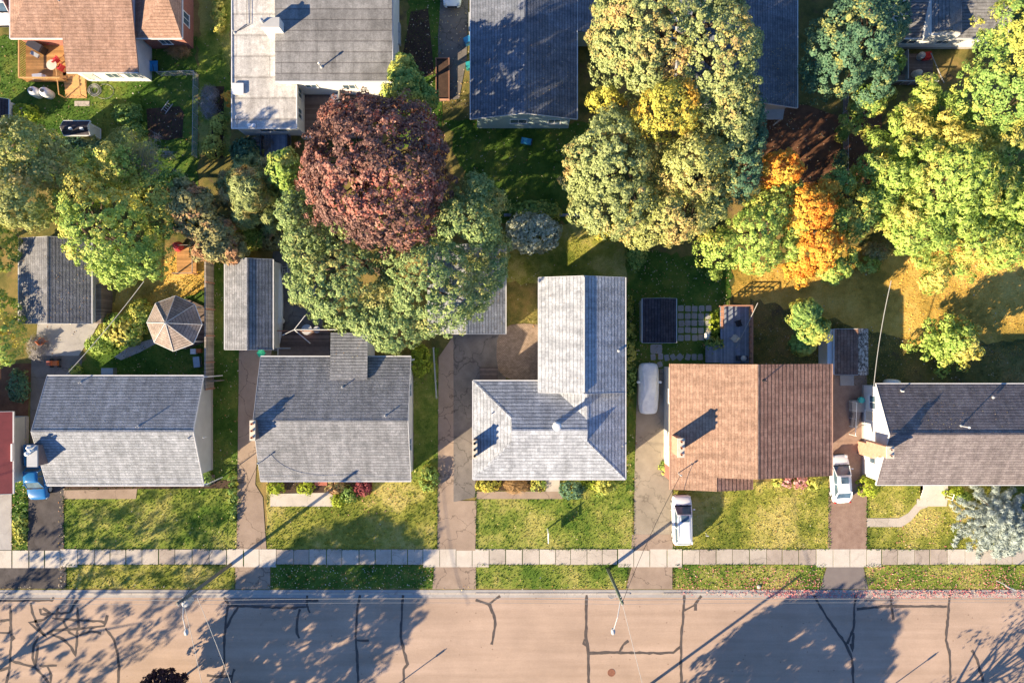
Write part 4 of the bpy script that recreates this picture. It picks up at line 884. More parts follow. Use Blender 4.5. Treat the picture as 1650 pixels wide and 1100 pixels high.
# dark house right of the great tree
ze = 4.2; x1, y0 = P(1285, 174, ze)[:2]; xr = P(1200, 0, 6.2)[0]
h = T('house', 'dark navy shingled house right of the great autumn tree', 'house', (xr, y0+8, 0))
gable(h, 2*xr-x1, y0, x1, y0+15, ze, 6.2, 'y', 'shingle_blue', 'siding_grey', ridge=xr, inset=.5)
window(h, xr+2.4, y0+.45, 1.6, 's', 1.4, 1.2)
b = MB(); a = pxrect(1200, 192, 1262, 168, 2.2); b.slab([[(a[0], a[1], 2.1), (a[2], a[1], 2.1), (a[2], y0+.5, 2.5), (a[0], y0+.5, 2.5)]], .06)
part('porch_roof', b, 'galv', h)
for px in (a[0]+.1, a[2]-.1): b = MB(); b.cyl((px, a[1]+.1, 0), (px, a[1]+.1, 2.05), .06, .06, 8); part('porch_post', b, 'white_paint', h)
b = MB(); b.pbox(1222, 166, 1236, 172, 2.42, 2.5); part('skylight', b, 'glass', h)
# top right house with dormer
ze = 3.2; x0, y0 = P(1452, 62, ze)[:2]; x1 = P(1622, 62, ze)[0]
h = T('house', 'grey-roofed house with white dormer and white rear wall in the top right corner', 'house', ((x0+x1)/2, y0+5, 0))
gable(h, x0, y0, x1, y0+12, ze, 5.6, 'x', 'shingle_grey', 'siding_white', inset=.4)
a = pxrect(1500, 56, 1548, 0, 4.6)
b = MB(); b.box(a[0], a[1], 3.3, a[2], a[3]+2, 4.55); part('dormer_wall', b, 'siding_white', h)
part('dormer_roof', MB().slab([[(a[0]+.1, a[1]+.2, 4.6), ((a[0]+a[2])/2, a[1]+.2, 5.2), ((a[0]+a[2])/2, a[3]+3, 5.2), (a[0]+.1, a[3]+3, 4.6)], [((a[0]+a[2])/2, a[1]+.2, 5.2), (a[2]+.15, a[1]+.2, 4.55), (a[2]+.15, a[3]+3, 4.55), ((a[0]+a[2])/2, a[3]+3, 5.2)]]), 'shingle_grey', h, uv=True)
window(h, 36.8, y0+.4, 1.2, 's', 1.5, 1.1); window(h, 34.6, y0+.4, .3, 's', 1.6, 2, 'door'); window(h, 40, y0+.4, 1.2, 's', 1.2, 1.0)
d = T('deck', 'cluttered brown rear deck of the house with the white dormer', 'deck', P(1475, 110))
a = pxrect(1437, 136, 1504, 86, .5); b = MB(); b.box(a[0], a[1], .3, a[2], a[3], .42); part('floor', b, 'deck_brown', d)
b = MB()
for px in np.linspace(a[0], a[2], 6): b.cyl((px, a[1], .4), (px, a[1], 1.3), .04, .04, 6)
b.box(a[0], a[1]-.04, 1.28, a[2], a[1]+.04, 1.36); part('railing', b, 'galv', d)
b = MB(); b.box(a[0]+1.0, a[1]+.2, .42, a[0]+1.08, a[3], 1.4); part('divider', b, 'galv', d)
q = P(1440+60, 88, 1); b = MB(); b.lathe((*P2(1478, 118, .8), .42), [(.35, 0), (.4, .3), (.3, .7), (.1, .8)], 14, 1.2, .8); single('garden_bag', b, 'cap_cream', 'pale bundle on the cluttered brown deck', 'bag')
b = MB(); b.obox(*P2(1494, 90, .8), .42, 1.0, .7, .6, .2); single('toy_box', b, 'red_light', 'dark red box by the wall on the cluttered brown deck', 'box')
b = MB(); b.lathe((*P2(1486, 89, .9), .42), [(.3, 0), (.32, .5), (.2, .7)], 14); single('kettle_barbecue', b, 'galv', 'round grey kettle barbecue by the wall on the cluttered brown deck', 'barbecue')
b = MB(); b.obox(*P2(1448, 128, .6), .42, .9, 1.0, .6, .1); single('planter', b, 'wood_shed', 'wooden planter in the corner of the cluttered brown deck', 'planter')
b = MB(); a1 = P(1500, 86, 2.2); a2 = P(1521, 134, 0.1); b.cyl(a1, a2, .05, .05, 6); single('leaning_pole', b, 'wire_pale', 'long pale pole leaning against the white rear wall in the top right', 'pole')

# garages and sheds of the front row
h, r = shed(30, 384, 148, 521, 2.7, 3.8, 'y', 'shingle_grey', 'siding_grey', 'dark grey garage half under the green maple, left of the gazebo', ridge=76, cat='garage', nm='garage')
b = MB(); b.box(r[2]-.6, r[1]+.05, 0, r[2]+.35, P(0, 458, 1.8)[1], 1.9); part('lean_to', b, 'wood_shed', h)
b = MB(); q = P(160, 507, 1); b.lathe((q[0]-.1, q[1], GZ), [(.28, 0), (.36, .8), (.36, .9), (0, .98)], 12, 1.3, .8); single('rubbish_bin', b, 'galv', 'grey bin with white lid at the corner of the garage left of the gazebo', 'bin')
h, r = shed(362, 418, 440, 563, 2.6, 3.5, 'y', 'shingle_taupe', 'siding_white', 'narrow shed with pale west slope and dark ribbed east slope by the wooden fence', ridge=398, door='s')
b = MB(); a = pxrect(438, 562, 449, 422, 1.6); b.lathe((a[2]-.35, (a[1]+a[3])/2, .25), [(.3, -.2), (.42, .1), (.38, .45), (.05, .6)], 14, .9, (a[3]-a[1])/.9*1.0)
single('covered_canoe', b, 'white_plastic', 'long white covered canoe lying against the narrow shed', 'canoe', smooth=True)
x0, y0, x1, y1 = pxrect(690, 538, 815, 396, 3.0)
h = T('garage', 'grey ribbed garage partly beneath the big maple beside the paver patio', 'garage', ((x0+x1)/2, (y0+y1)/2, 0))
gable(h, x0, y0, x1, y1, 3.0, 4.1, 'y', 'shingle_grey_light', 'siding_white', .15, foundation=False)
b = MB(); b.box((x0+x1)/2-1.4, y0+.1, .05, (x0+x1)/2+1.4, y0+.17, 2.2); part('garage_door', b, 'siding_cream', h)
h, r = shed(1035, 481, 1090, 552, 2.1, 2.6, 'y', 'shingle_black', 'siding_grey', 'small black-roofed garden shed beside the grid of stepping stones', gut='galv', door='s')
h, r = shed(1344, 530, 1397, 603, 2.2, 2.75, 'y', 'shingle_rust', 'siding_white', 'weathered shed with flaking east slope behind the gravel driveway', ridge=1382)
t = NT('moss_roof', .95, .1); t.col(t.ramp(t.noise(4, 6, .75), [(.42, (.06, .05, .045)), (.5, (.3, .24, .2)), (.6, (.62, .56, .5))]))
xr_ = P(1382, 0, 2.75)[0]; part('roof_covering', MB().slab([[(xr_+.04, r[1]-.05, 2.80), (r[2]+.1, r[1]-.05, 2.25), (r[2]+.1, r[3]+.05, 2.25), (xr_+.04, r[3]+.05, 2.80)]], .03), 'moss_roof', h)
b = MB(); b.box(r[0]-.5, r[1], 0, r[0]+.1, r[3], 1.95); part('side_box', b, 'white_plastic', h, label='pale blue-white cabinet along the west side')
b = MB(); b.pbox(1354, 605, 1376, 621, GZ, GZ+.12); single('doorstep', b, 'concrete_grey', 'concrete slab in front of the weathered shed', 'slab')

# gazebo
ga = T('gazebo', 'octagonal gazebo with grey shingled roof beside the wooden fence', 'gazebo', P(281, 521))
c = P(281, 521, 2.5); ap = (c[0], c[1], 4.1); R = 2.52; ang = [math.radians(22.5*0+90+45*k-2) for k in range(8)]
V8 = [(c[0]+R*math.cos(a), c[1]+R*math.sin(a), 2.5) for a in ang]
for k in range(8):
    n_ = MB().slab([[V8[k], V8[(k+1) % 8], ap]], .06); part('roof_panel', n_, 'shingle_gazebo', ga, uv=True)
for k in range(8):
    b = MB(); a_, b_ = V8[k], V8[(k+1) % 8]; b.cyl((a_[0], a_[1], 2.53), (ap[0], ap[1], 4.14), .03, .03, 6); part('hip_strip', b, 'fascia', ga)
    b = MB(); b.cyl((a_[0], a_[1], 2.46), (b_[0], b_[1], 2.46), .05, .05, 6); part('fascia', b, 'fascia', ga)
    s = .9; b = MB(); px_, py_ = c[0]+(a_[0]-c[0])*s, c[1]+(a_[1]-c[1])*s; b.box(px_-.06, py_-.06, .2, px_+.06, py_+.06, 2.52); part('post', b, 'white_paint', ga)
b = MB(); b.prism([(c[0]+(v[0]-c[0])*.95, c[1]+(v[1]-c[1])*.95) for v in V8], 0.02, .25); part('floor', b, 'deck_brown', ga)
b = MB(); b.lathe((ap[0], ap[1], 4.1), [(.1, 0), (.12, .1), (.04, .25), (0, .35)], 10); part('finial', b, 'fascia', ga)

# wooden fence left of the narrow shed
xf = P(345, 0)[0]; ya, yb = P(0, 625)[1], P(0, 415)[1]
f = T('fence', 'tall weathered board fence between the gazebo lawn and the narrow shed', 'fence', (xf, (ya+yb)/2, 0))
b = MB(); b.box(xf-.03, ya, .05, xf+.03, yb, 1.9); part('boards', b, 'fence_wood', f)
for yy in np.linspace(ya, yb, 6): b = MB(); b.box(xf+.03, yy-.06, 0, xf+.14, yy+.06, 2.0); part('post', b, 'rail_wood', f)
b = MB(); b.box(xf+.03, ya, .4, xf+.08, yb, .5); b.box(xf+.03, ya, 1.5, xf+.08, yb, 1.6); b.box(xf-.06, ya, 1.9, xf+.08, yb, 1.94); part('rail', b, 'fence_wood', f)
f = T('fence', 'short wooden fence end with a gate hinge at the rear corner of the metal-chimney bungalow', 'fence', P(338, 613)); b = MB(); q = P(331, 614, 1.9); b.box(q[0]-.1, q[1]-.04, .05, q[0]+1.0, q[1]+.04, 1.9); part('boards', b, 'fence_wood', f)
def wirefence(p, q, n, label, hgt=1.2, mat='galv'):
    f = T('wire_fence', label, 'fence', (*P2(*p), 0)); A, B = Vector(P(*p)), Vector(P(*q))
    for k in range(n+1):
        c = A+(B-A)*k/n; b = MB(); b.cyl((c.x, c.y, 0), (c.x, c.y, hgt), .035, .035, 6); part('post', b, mat, f)
    b = MB()
    for z in np.linspace(.25, hgt-.03, 5): b.cyl((A.x, A.y, z), (B.x, B.y, z), .012, .012, 4)
    b.cyl((A.x, A.y, hgt), (B.x, B.y, hgt), .025, .025, 6); part('wires', b, mat, f)
wirefence((319, 255), (321, 122), 6, 'wire fence on the right of the shaded back lawn by the twig pile')
wirefence((321, 122), (262, 124), 3, 'short wire fence across the back lawn below the white wall')
wirefence((1357, 300), (1357, 160), 6, 'wire fence beside the dark strip between the mulched yards')
wirefence((700, 560), (705, 640), 3, 'low wire fence beside the upper left edge of the wide asphalt driveway')
f = T('wall', 'low pale blue retaining wall behind the white flowering bush', 'wall', P(870, 348)); b = MB(); b.pbox(812, 344, 938, 348, 0, .5); part('coping', b, 'wood_blue', f)

# stepping stones
def stones(cells, group, label_fn, mat='concrete_grey'):
    base = None
    for i, (px, py, w_, l_, a_) in enumerate(cells):
        q = P(px, py); 
        if base is None:
            b = MB(); n = 10; pr = [(math.copysign(abs(math.cos(t_))**.35, math.cos(t_))*.5, math.copysign(abs(math.sin(t_))**.35, math.sin(t_))*.5) for t_ in np.linspace(0, 6.283, 17)[:-1]]
            b.prism([(x+0, y+0) for x, y in pr], 0, .05)
            base = bpy.data.objects.new('stepping_stone', mesh_from('stepping_stone', b.v, b.f, mat, (0, 0, 0))); o = base
        else: o = base.copy()
        C.objects.link(o); o.location = (q[0], q[1], GZ); o.scale = (w_*ALT/FOC, l_*ALT/FOC, 1); o.rotation_euler = (0, 0, a_)
        tagit(o, label_fn(i), 'stepping stone', group)
cols, rows = [1097, 1107.5, 1118.5, 1129.5, 1141], [497, 509, 520.5, 532, 544]
cn = ['nearest the shed', 'second from the shed', 'middle', 'fourth from the shed', 'nearest the deck']; rn = ['rear', 'second', 'middle', 'fourth', 'front']
stones([(cx+rk.uniform(-.6, .6), cy+rk.uniform(-.6, .6), 9.2, 9.6, rk.uniform(-.05, .05)) for cy in rows for cx in cols], 'square paving grid by the black shed',
       lambda i: f'square grey paving stone in the {rn[i//5]} row of the grid, {cn[i%5]}'.replace('middle', 'middle column', 1) if i % 5 == 2 and i//5 != 2 else f'square grey paving stone in the {rn[i//5]} row of the grid, {cn[i%5]}')
st = [(1057, 562, 19, 15, 0), (1052, 575, 8, 10, .1), (1064, 574, 8, 10, 0), (1074, 576, 8, 10, .2), (1084, 575, 8, 10, .5), (1095, 575, 10, 10, .8), (1108, 575, 8, 10, -.3), (1118, 575, 8, 10, 0), (1128, 575, 8, 10, .1), (1063, 587, 8, 9, .3)]
sl = ['big slab at the front of the black shed', 'grey stone at the left end of the row behind the covered car', 'grey stone below the big slab', 'third grey stone of the row from the left', 'fourth grey stone of the row from the left', 'tilted grey stone in the middle of the row', 'grey stone right of the tilted one', 'second grey stone from the deck in the row', 'grey stone touching the deck end of the row', 'single grey stone between the row and the covered car']
stones(st, 'stepping stones behind the covered car', lambda i: sl[i])

# deck behind the brown house
d = T('deck', 'blue grey boarded deck with reddish railings behind the brown house', 'deck', P(1183, 540)); dz = .75
a = pxrect(1161, 585, 1207, 493, dz); a2 = pxrect(1137, 584, 1161, 556, dz)
b = MB(); b.box(a[0], a[1], dz-.12, a[2], a[3], dz); b.box(a2[0], a2[1], dz-.12, a[0]-.003, a2[3], dz-.003); part('floor', b, 'wood_blue', d)
b = MB()
for (x_, y_) in ((a[0], a[3]), (a[2], a[3]), (a[2], a[1]), (a[0], a2[3]), (a2[0], a2[3])): b.box(x_-.06, y_-.06, 0, x_+.06, y_+.06, dz-.12)
part('post', b, 'rail_wood', d)
for (p0, p1) in (((a[0], a[3]), (a[2], a[3])), ((a[2], a[1]), (a[2], a[3])), ((a[0], a2[3]+1.6), (a[0], a[3]))):
    b = MB(); L = math.dist(p0, p1); n = max(3, int(L/.45))
    for k in range(n+1):
        qx, qy = p0[0]+(p1[0]-p0[0])*k/n, p0[1]+(p1[1]-p0[1])*k/n; b.box(qx-.035, qy-.035, dz, qx+.035, qy+.035, dz+.95)
    for z_ in (.3, .6, .93):
        if p0[0] == p1[0]: b.box(p0[0]-.05, p0[1], dz+z_, p0[0]+.05, p1[1], dz+z_+.05)
        else: b.box(p0[0], p0[1]-.05, dz+z_, p1[0], p0[1]+.05, dz+z_+.05)
    part('railing', b, 'rail_wood', d)
chair(1188, 521, dz, .3, 'black_plastic', 'black garden chair on the blue grey deck behind the brown house')
chair(1138, 541, GZ, 0, 'white_plastic', 'small white garden chair at the corner of the stepping stone grid', .8)
chair(1181, 545, dz, 2.4, 'cap_cream', 'pale garden chair leaning on the blue grey deck near the brown house')
q = P(1196, 577, dz+.5); t_ = T('barbecue', 'small dark barbecue with a round lid on the deck against the brown house', 'barbecue', (q[0], q[1], dz)); b = MB(); b.obox(q[0], q[1], dz, dz+.8, .9, .45, 0); part('cart', b, 'dark_paint', t_); b = MB(); b.lathe((q[0], q[1], dz+.8), [(.25, 0), (.26, .12), (.12, .25), (0, .28)], 14); part('lid', b, 'galv', t_)
b = MB(); b.cyl(P(1186, 561, dz), P(1221, 488, 2.6), .035, .035, 6); single('clothes_prop', b, 'wire_pale', 'long pale pole leaning from the blue grey deck over its railing', 'pole')

# yard behind the dark grey bungalow
d = T('deck', 'brown boarded rear deck beside the flat addition of the dark grey bungalow', 'deck', P(490, 560)); a = pxrect(447, 573, 531, 533, .5); b = MB(); b.box(a[0], a[1]-.2, .02, a[2], a[3], .45); part('floor', b, 'deck_brown', d)
b = MB(); b.box(a[0], a[3]-.05, .45, a[2], a[3]+.03, 1.3); part('railing', b, 'rail_wood', d)
t_ = T('clothes_airer', 'white rotary clothes airer on the brown rear deck', 'clothes airer', P(474, 531)); q = P(474, 531, 2.1); b = MB(); b.cyl((q[0], q[1], 0), (q[0], q[1], 2.1), .04, .04, 8); part('pole', b, 'white_paint', t_)
for e in ((492, 508), (546, 531), (500, 553), (455, 540)):
    e = P(*e, 2.15); b = MB(); b.cyl((q[0], q[1], 2.1), e, .03, .03, 6); part('arm', b, 'white_paint', t_)
b = MB(); b.cyl(P(448, 561, 1), P(448, 572, 1), .05, .05, 8); b.cyl(P(448, 561, 1), P(468, 561, 1), .05, .05, 8); b.cyl(P(448, 561, 0), P(448, 561, 1), .05, .05, 8); single('pipe_rail', b, 'galv', 'bent white pipe rail at the corner of the brown rear deck', 'handrail')
def ladder(p, q, w_, z0, z1, label, mat='galv', n=10):
    t_ = T('ladder', label, 'ladder', P(*p)); A, B = Vector(P(*p, z0)), Vector(P(*q, z1)); d_ = (B-A).normalized(); s_ = Vector((-d_.y, d_.x, 0)).normalized()*w_/2
    for k in (-1, 1): b = MB(); b.cyl(A+s_*k, B+s_*k, .035, .035, 6); part('rail', b, mat, t_)
    b = MB()
    for k in range(1, n): c = A+(B-A)*k/n; b.cyl(c+s_, c-s_, .022, .022, 6)
    part('rungs', b, mat, t_)
ladder((470, 476), (462, 433), .45, .2, .25, 'grey ladder lying on the ground right of the covered canoe, longer one', n=9)
ladder((462, 458), (458, 425), .5, .4, .45, 'grey ladder lying stacked on the longer one near the big maple', n=7)
ladder((263, 181), (275, 165), .5, .15, .2, 'short grey ladder lying on the edge of the dug garden bed', n=5)
b = MB(); q = P(452, 517, .5); b.lathe((q[0], q[1], GZ), [(.28, 0), (.33, .3), (.3, .9), (0, .95)], 14); single('barrel', b, 'white_plastic', 'white barrel behind the narrow shed on the dark asphalt', 'barrel')
for px, lb in ((496, 'round grey patio table nearest the airer pole'), (512, 'small round grey patio table near the flat addition')):
    q = P(px, 531, .8); b = MB(); b.lathe((q[0], q[1], .45), [(.05, 0), (.05, .65), (.5 if px < 500 else .32, .67), (.5 if px < 500 else .32, .71), (0, .72)], 16); single('patio_table', b, 'galv', lb, 'table')
q = P(418, 569, 2.0); t_ = T('parasol', 'small green parasol at the top of the reddish driveway', 'parasol', (q[0], q[1], GZ)); b = MB(); b.lathe((q[0], q[1], 1.6), [(.42, 0), (.3, .18), (0, .36)], 6); part('canopy', b, 'green_plastic', t_); b = MB(); b.cyl((q[0], q[1], 0), (q[0], q[1], 1.9), .03, .03, 6); part('pole', b, 'galv', t_)
# small things round the gazebo lawn
chair(73, 550, GZ, .8, 'orange_plastic', 'orange garden chair on the concrete before the left garage'); 
q = P(87, 585, .4); t_ = T('ride_on_mower', 'small orange and black ride-on mower parked on the asphalt behind the house', 'mower', (q[0], q[1], GZ))
b = MB(); b.obox(q[0], q[1], .25, .55, .75, .45, 0); part('body', b, 'orange_plastic', t_); b = MB(); b.obox(q[0]-.35, q[1], .45, .75, .3, .4, 0); part('seat', b, 'cushion', t_)
for u in (-.35, .35):
    for v in (-.33, .33): b = MB(); b.cyl((q[0]+u, q[1]+v-.06, .2), (q[0]+u, q[1]+v+.06, .2), .17, .17, 12); part('wheel', b, 'rubber', t_)
q = P(312, 566, .4); b = MB(); b.box(q[0]-.25, q[1]-.25, GZ, q[0]+.25, q[1]+.25, .55); single('cooler', b, 'white_plastic', 'white and blue cooler in the grass below the gazebo', 'cooler')
b = MB(); q = P(321, 565, .3); b.box(q[0]-.22, q[1]-.2, GZ, q[0]+.22, q[1]+.2, .45); single('crate', b, 'orange_plastic', 'orange crate beside the white cooler below the gazebo', 'crate')
b = MB(); q = P(318, 583, .4); b.obox(q[0], q[1], GZ, .6, .6, 1.0, .1); single('garden_bench', b, 'metal', 'grey covered seat between the gazebo and the fence', 'seat')
t_ = T('playhouse', 'reddish timber playhouse on the golden leaf litter at the top of the wooden fence', 'playhouse', P(297, 400)); a = pxrect(278, 440, 310, 395, 1.2)
b = MB(); b.box(a[0], a[1], .3, a[2], a[3], .4); part('floor', b, 'deck_orange', t_)
for (x_, y_) in ((a[0], a[1]), (a[2], a[1]), (a[2], a[3]), (a[0], a[3])): b = MB(); b.box(x_-.05, y_-.05, 0, x_+.05, y_+.05, 1.3); part('post', b, 'rail_wood', t_)
b = MB(); b.lathe((*P2(283, 396, 1.2), .4), [(.4, 0), (.5, .3), (.35, .8), (.1, .95)], 12); part('slide_top', b, 'red_plastic', t_)
b = MB(); b.box(a[0], a[1]-.03, 1.2, a[2], a[1]+.03, 1.28); b.box(a[2]-.03, a[1], 1.2, a[2]+.03, a[3], 1.28); b.box(a[0], a[3]-.03, 1.2, a[2], a[3]+.03, 1.28); part('rail', b, 'fence_wood', t_)
q = P(848, 227, .5); t_ = T('wheelie_bin', 'bright blue bin lying on the shaded lawn below the teal gable', 'bin', (q[0], q[1], GZ)); b = MB(); b.obox(q[0], q[1], GZ, .55, .95, .5, -.2); part('body', b, 'blue_plastic', t_); b = MB(); b.obox(q[0]+.52, q[1]-.1, GZ, .58, .1, .54, -.2); part('lid', b, 'dark_paint', t_)
q = P(754, 66, .5); b = MB(); b.obox(q[0], q[1], GZ, .9, .7, .55, .5); single('recycling_box', b, 'blue_plastic', 'bright blue recycling box beside the west wall of the blue-roofed house', 'box')
q = P(755, 106, .5); b = MB(); b.obox(q[0], q[1], GZ, .8, .5, .6, .1); single('recycling_box', b, 'teal_plastic', 'teal recycling box beside the west wall of the blue-roofed house', 'box')
a = pxrect(702, 160, 724, 93, .5); t_ = T('raised_bed', 'long narrow raised bed with pale frame between the two rear houses', 'planter', ((a[0]+a[2])/2, (a[1]+a[3])/2, GZ)); b = MB()
for q in ((a[0], a[1], a[0]+.06, a[3]), (a[2]-.06, a[1], a[2], a[3]), (a[0]+.06, a[1], a[2]-.06, a[1]+.06), (a[0]+.06, a[3]-.06, a[2]-.06, a[3])): b.box(q[0], q[1], 0, q[2], q[3], .5)
part('frame', b, 'rail_wood', t_); b = MB(); b.box(a[0]+.061, a[1]+.061, 0, a[2]-.061, a[3]-.061, .4); part('soil', b, 'soil', t_)
for k, py in enumerate((45, 62)): q = P(641, py, .6); b = MB(); b.obox(q[0], q[1], GZ, .8-.1*k, .45, .8+.3*k, 0); single('meter_box', b, 'galv', ['upper grey utility box along the east wall of the flat-roofed house', 'lower pale utility box along the east wall of the flat-roofed house'][k], 'utility box')
q = P(1076, 738, .6); t_ = T('motor_scooter', 'black and grey covered scooter by the front corner of the brown house', 'scooter', (q[0], q[1], GZ)); b = MB(); b.lathe((q[0], q[1], GZ+.15), [(.1, 0), (.2, .2), (.18, .55), (.05, .65)], 12, 1, 3.4); part('body', b, 'metal', t_, smooth=True); b = MB(); b.lathe((q[0]-.02, q[1]+.15, GZ+.6), [(.16, 0), (.14, .15), (0, .2)], 10, 1, 2); part('seat', b, 'black_plastic', t_); b = MB(); b.cyl((q[0]-.3, q[1]+.5, .95), (q[0]+.3, q[1]+.5, .95), .03, .03, 6); part('handlebar', b, 'black_plastic', t_)
for v in (-.6, .6): b = MB(); b.cyl((q[0]-.05, q[1]+v, .28), (q[0]+.05, q[1]+v, .28), .22, .22, 14); part('wheel', b, 'rubber', t_)
q = P(1076, 765, .3); b = MB(); b.lathe((q[0], q[1], GZ), [(.16, 0), (.2, .3), (.17, .32)], 12); single('plant_pot', b, 'galv', 'grey plant pot below the scooter by the brown house', 'pot')

# ------------------------------------------------------------------ vehicles
def loft(st, smooth_cap=True):
    """st: list of rings (each a list of points); closed loft"""
    b = MB(); n = len(st[0]); b.v = [tuple(p) for r in st for p in r]
    for k in range(len(st)-1):
        for i in range(n): b.f.append((k*n+i, k*n+(i+1) % n, (k+1)*n+(i+1) % n, (k+1)*n+i))
    b.f.append(tuple(range(n))[::-1]); b.f.append(tuple(range((len(st)-1)*n, len(st)*n))); return b
def car(px, py, heading, L, W, Hh, label, paint, kind='car', body=None, cab=None, belt=.95, name='parked_car', wheel_r=.33, sunroof=None, covered=False):
    """heading: angle of the car's nose; profile given as fractions of length from the nose"""
    q = P(px, py, .9); t_ = T(name, label, kind, (q[0], q[1], GZ*1.0)); c, s = math.cos(heading), math.sin(heading)
    g = lambda u, v, z: (q[0]+c*u-s*v, q[1]+s*u+c*v, GZ+z)
    def tr(b): b.v = [g(*v) for v in b.v]; return b
    rings = []
    for f, wf, zt, zb in body:
        u = L/2-f*L; w_ = W/2*wf
        rings.append([(u, -w_*.9, zb), (u, -w_, zb+.12), (u, -w_, zt*.62), (u, -w_*.95, zt*.9), (u, -w_*.86, zt), (u, -w_*.4, zt+.03), (u, 0, zt+.04), (u, w_*.4, zt+.03), (u, w_*.86, zt), (u, w_*.95, zt*.9), (u, w_, zt*.62), (u, w_, zb+.12), (u, w_*.9, zb)])
    bo = part('body', tr(loft(rings)), paint, t_, smooth=True)
    m_ = bo.modifiers.new('s', 'SUBSURF'); m_.levels = 1; m_.render_levels = 2
    f0, f1, f2, f3 = cab; wb, wt = W/2*.84, W/2*.70; zr = Hh
    def fr(u0, u1, u2, u3, wb, wt, z0, z1): 
        return [(u0, -wb, z0), (u0, wb, z0), (u3, wb, z0), (u3, -wb, z0), (u1, -wt, z1), (u1, wt, z1), (u2, wt, z1), (u2, -wt, z1)]
    U = [L/2-f*L for f in (f0, f1, f2, f3)]
    b = MB(); b.add(fr(U[0], U[1], U[2], U[3], wb, wt, belt-.03, zr-.03), [(0, 1, 5, 4), (1, 2, 6, 5), (2, 3, 7, 6), (3, 0, 4, 7), (4, 5, 6, 7)]); wn = part('windows', tr(b), 'glass', t_); bv = wn.modifiers.new('b', 'BEVEL'); bv.width = .07; bv.segments = 3
    rg = []
    n = 6
    for k in range(n+1):
        u = U[1]+.10+(U[2]-.10-U[1]-.10)*k/n; e = .05*math.sin(math.pi*k/n); w_ = wt*(1.03 if 0 < k < n else .97)
        rg.append([(u, -w_, zr-.05), (u, -w_*.97, zr-.01+e*.5), (u, -w_*.5, zr+.02+e), (u, 0, zr+.03+e), (u, w_*.5, zr+.02+e), (u, w_*.97, zr-.01+e*.5), (u, w_, zr-.05), (u, 0, zr-.06)])
    ro = part('roof', tr(loft(rg)), paint, t_, smooth=True)
    if sunroof:
        b = MB(); u = L/2-sunroof*L; b.box(u-.3, -wt*.55, zr+.03, u+.3, wt*.55, zr+.085); part('sunroof', tr(b), 'glass', ro)
    for sg in (-1, 1):
        b = MB(); b.cyl((U[0]-.02, sg*wb, belt-.02), (U[1], sg*wt, zr-.01), .045, .045, 6); b.cyl((U[2], sg*wt, zr-.01), (U[3]+.02, sg*wb, belt-.02), .06, .07, 6); um = (U[1]+U[2])/2; b.cyl((um, sg*wb, belt-.02), (um, sg*(wt+.01), zr-.02), .04, .04, 6); part('pillars', tr(b), paint, t_)
        b = MB(); b.lathe((U[0]-.35, sg*(W/2+.08), belt-.05), [(.07, 0), (.1, .06), (.06, .16)], 8, .8, 1.4); part('mirror', tr(b), paint, t_, smooth=True)
        b = MB(); b.lathe((L/2-.22, sg*W*.36, .58), [(.1, 0), (.14, .07), (.08, .16)], 10, 1.3, 1.3); part('headlight', tr(b), 'lamp_glass', t_, smooth=True)
        b = MB(); b.lathe((-L/2+.12, sg*W*.38, .66), [(.09, 0), (.12, .08), (.08, .2)], 10, 1, 1.2); part('tail_light', tr(b), 'red_light', t_, smooth=True)
        for u in (L/2-.9, -L/2+.85):
            b = MB(); b.cyl((u, sg*(W/2-.22), wheel_r), (u, sg*(W/2-.01), wheel_r), wheel_r, wheel_r, 20); wh = part('wheel', tr(b), 'rubber', t_)
            b = MB(); b.cyl((u, sg*(W/2-.015), wheel_r), (u, sg*(W/2+.005), wheel_r), wheel_r*.62, wheel_r*.58, 14); part('rim', tr(b), 'galv', wh)
    b = MB(); b.cyl((U[0]+.1, -.5, belt-.0), (U[0]+.02, .1, belt+.02), .015, .015, 5); b.cyl((U[0]+.1, .1, belt), (U[0]+.02, .65, belt+.02), .015, .015, 5); part('wiper', tr(b), 'black_plastic', t_)
    b = MB(); b.box(U[0]-.03, -wb, belt+.0, U[0]+.07, wb, belt+.035); part('cowl', tr(b), 'black_plastic', t_)
    b = MB(); b.box(L/2-.06, -W*.26, .42, L/2+.02, W*.26, .62); part('grille', tr(b), 'black_plastic', t_)
    b = MB(); b.box(-L/2-.01, -.25, .5, -L/2+.03, .25, .62); part('number_plate', tr(b), 'white_plastic', t_)
    return t_, g, tr
SEDAN = [(0, .55, .5, .3), (.02, .82, .62, .2), (.08, .95, .74, .18), (.2, 1, .86, .18), (.3, 1, .93, .18), (.5, 1, .95, .18), (.7, 1, .96, .18), (.85, 1, .96, .2), (.95, .92, .92, .24), (.985, .8, .8, .3), (1, .6, .6, .36)]
car(1356, 771.5, math.pi/2+.06, 4.6, 1.82, 1.42, 'white sedan with dark sunroof parked on the gravel driveway', 'car_white', body=SEDAN, cab=(.22, .42, .74, .90), sunroof=.5, kind='car')
SUVB = [(0, .6, .6, .3), (.02, .85, .78, .25), (.08, .96, .92, .22), (.2, 1, 1.0, .22), (.3, 1, 1.05, .22), (.5, 1, 1.06, .22), (.75, 1, 1.06, .22), (.93, .98, 1.06, .25), (.985, .9, .95, .3), (1, .75, .8, .36)]
sv, g, tr = car(1100, 838, math.pi/2+.02, 4.7, 1.88, 1.68, 'white sport utility vehicle parked across the driveway end beside the sidewalk', 'car_white', body=SUVB, cab=(.20, .36, .88, .97), belt=1.04, sunroof=.42, wheel_r=.36)
for sg in (-1, 1): b = MB(); b.cyl((.5, sg*.6, 1.76), (-1.6, sg*.6, 1.76), .025, .025, 6); part('roof_rail', tr(b), 'galv', sv)
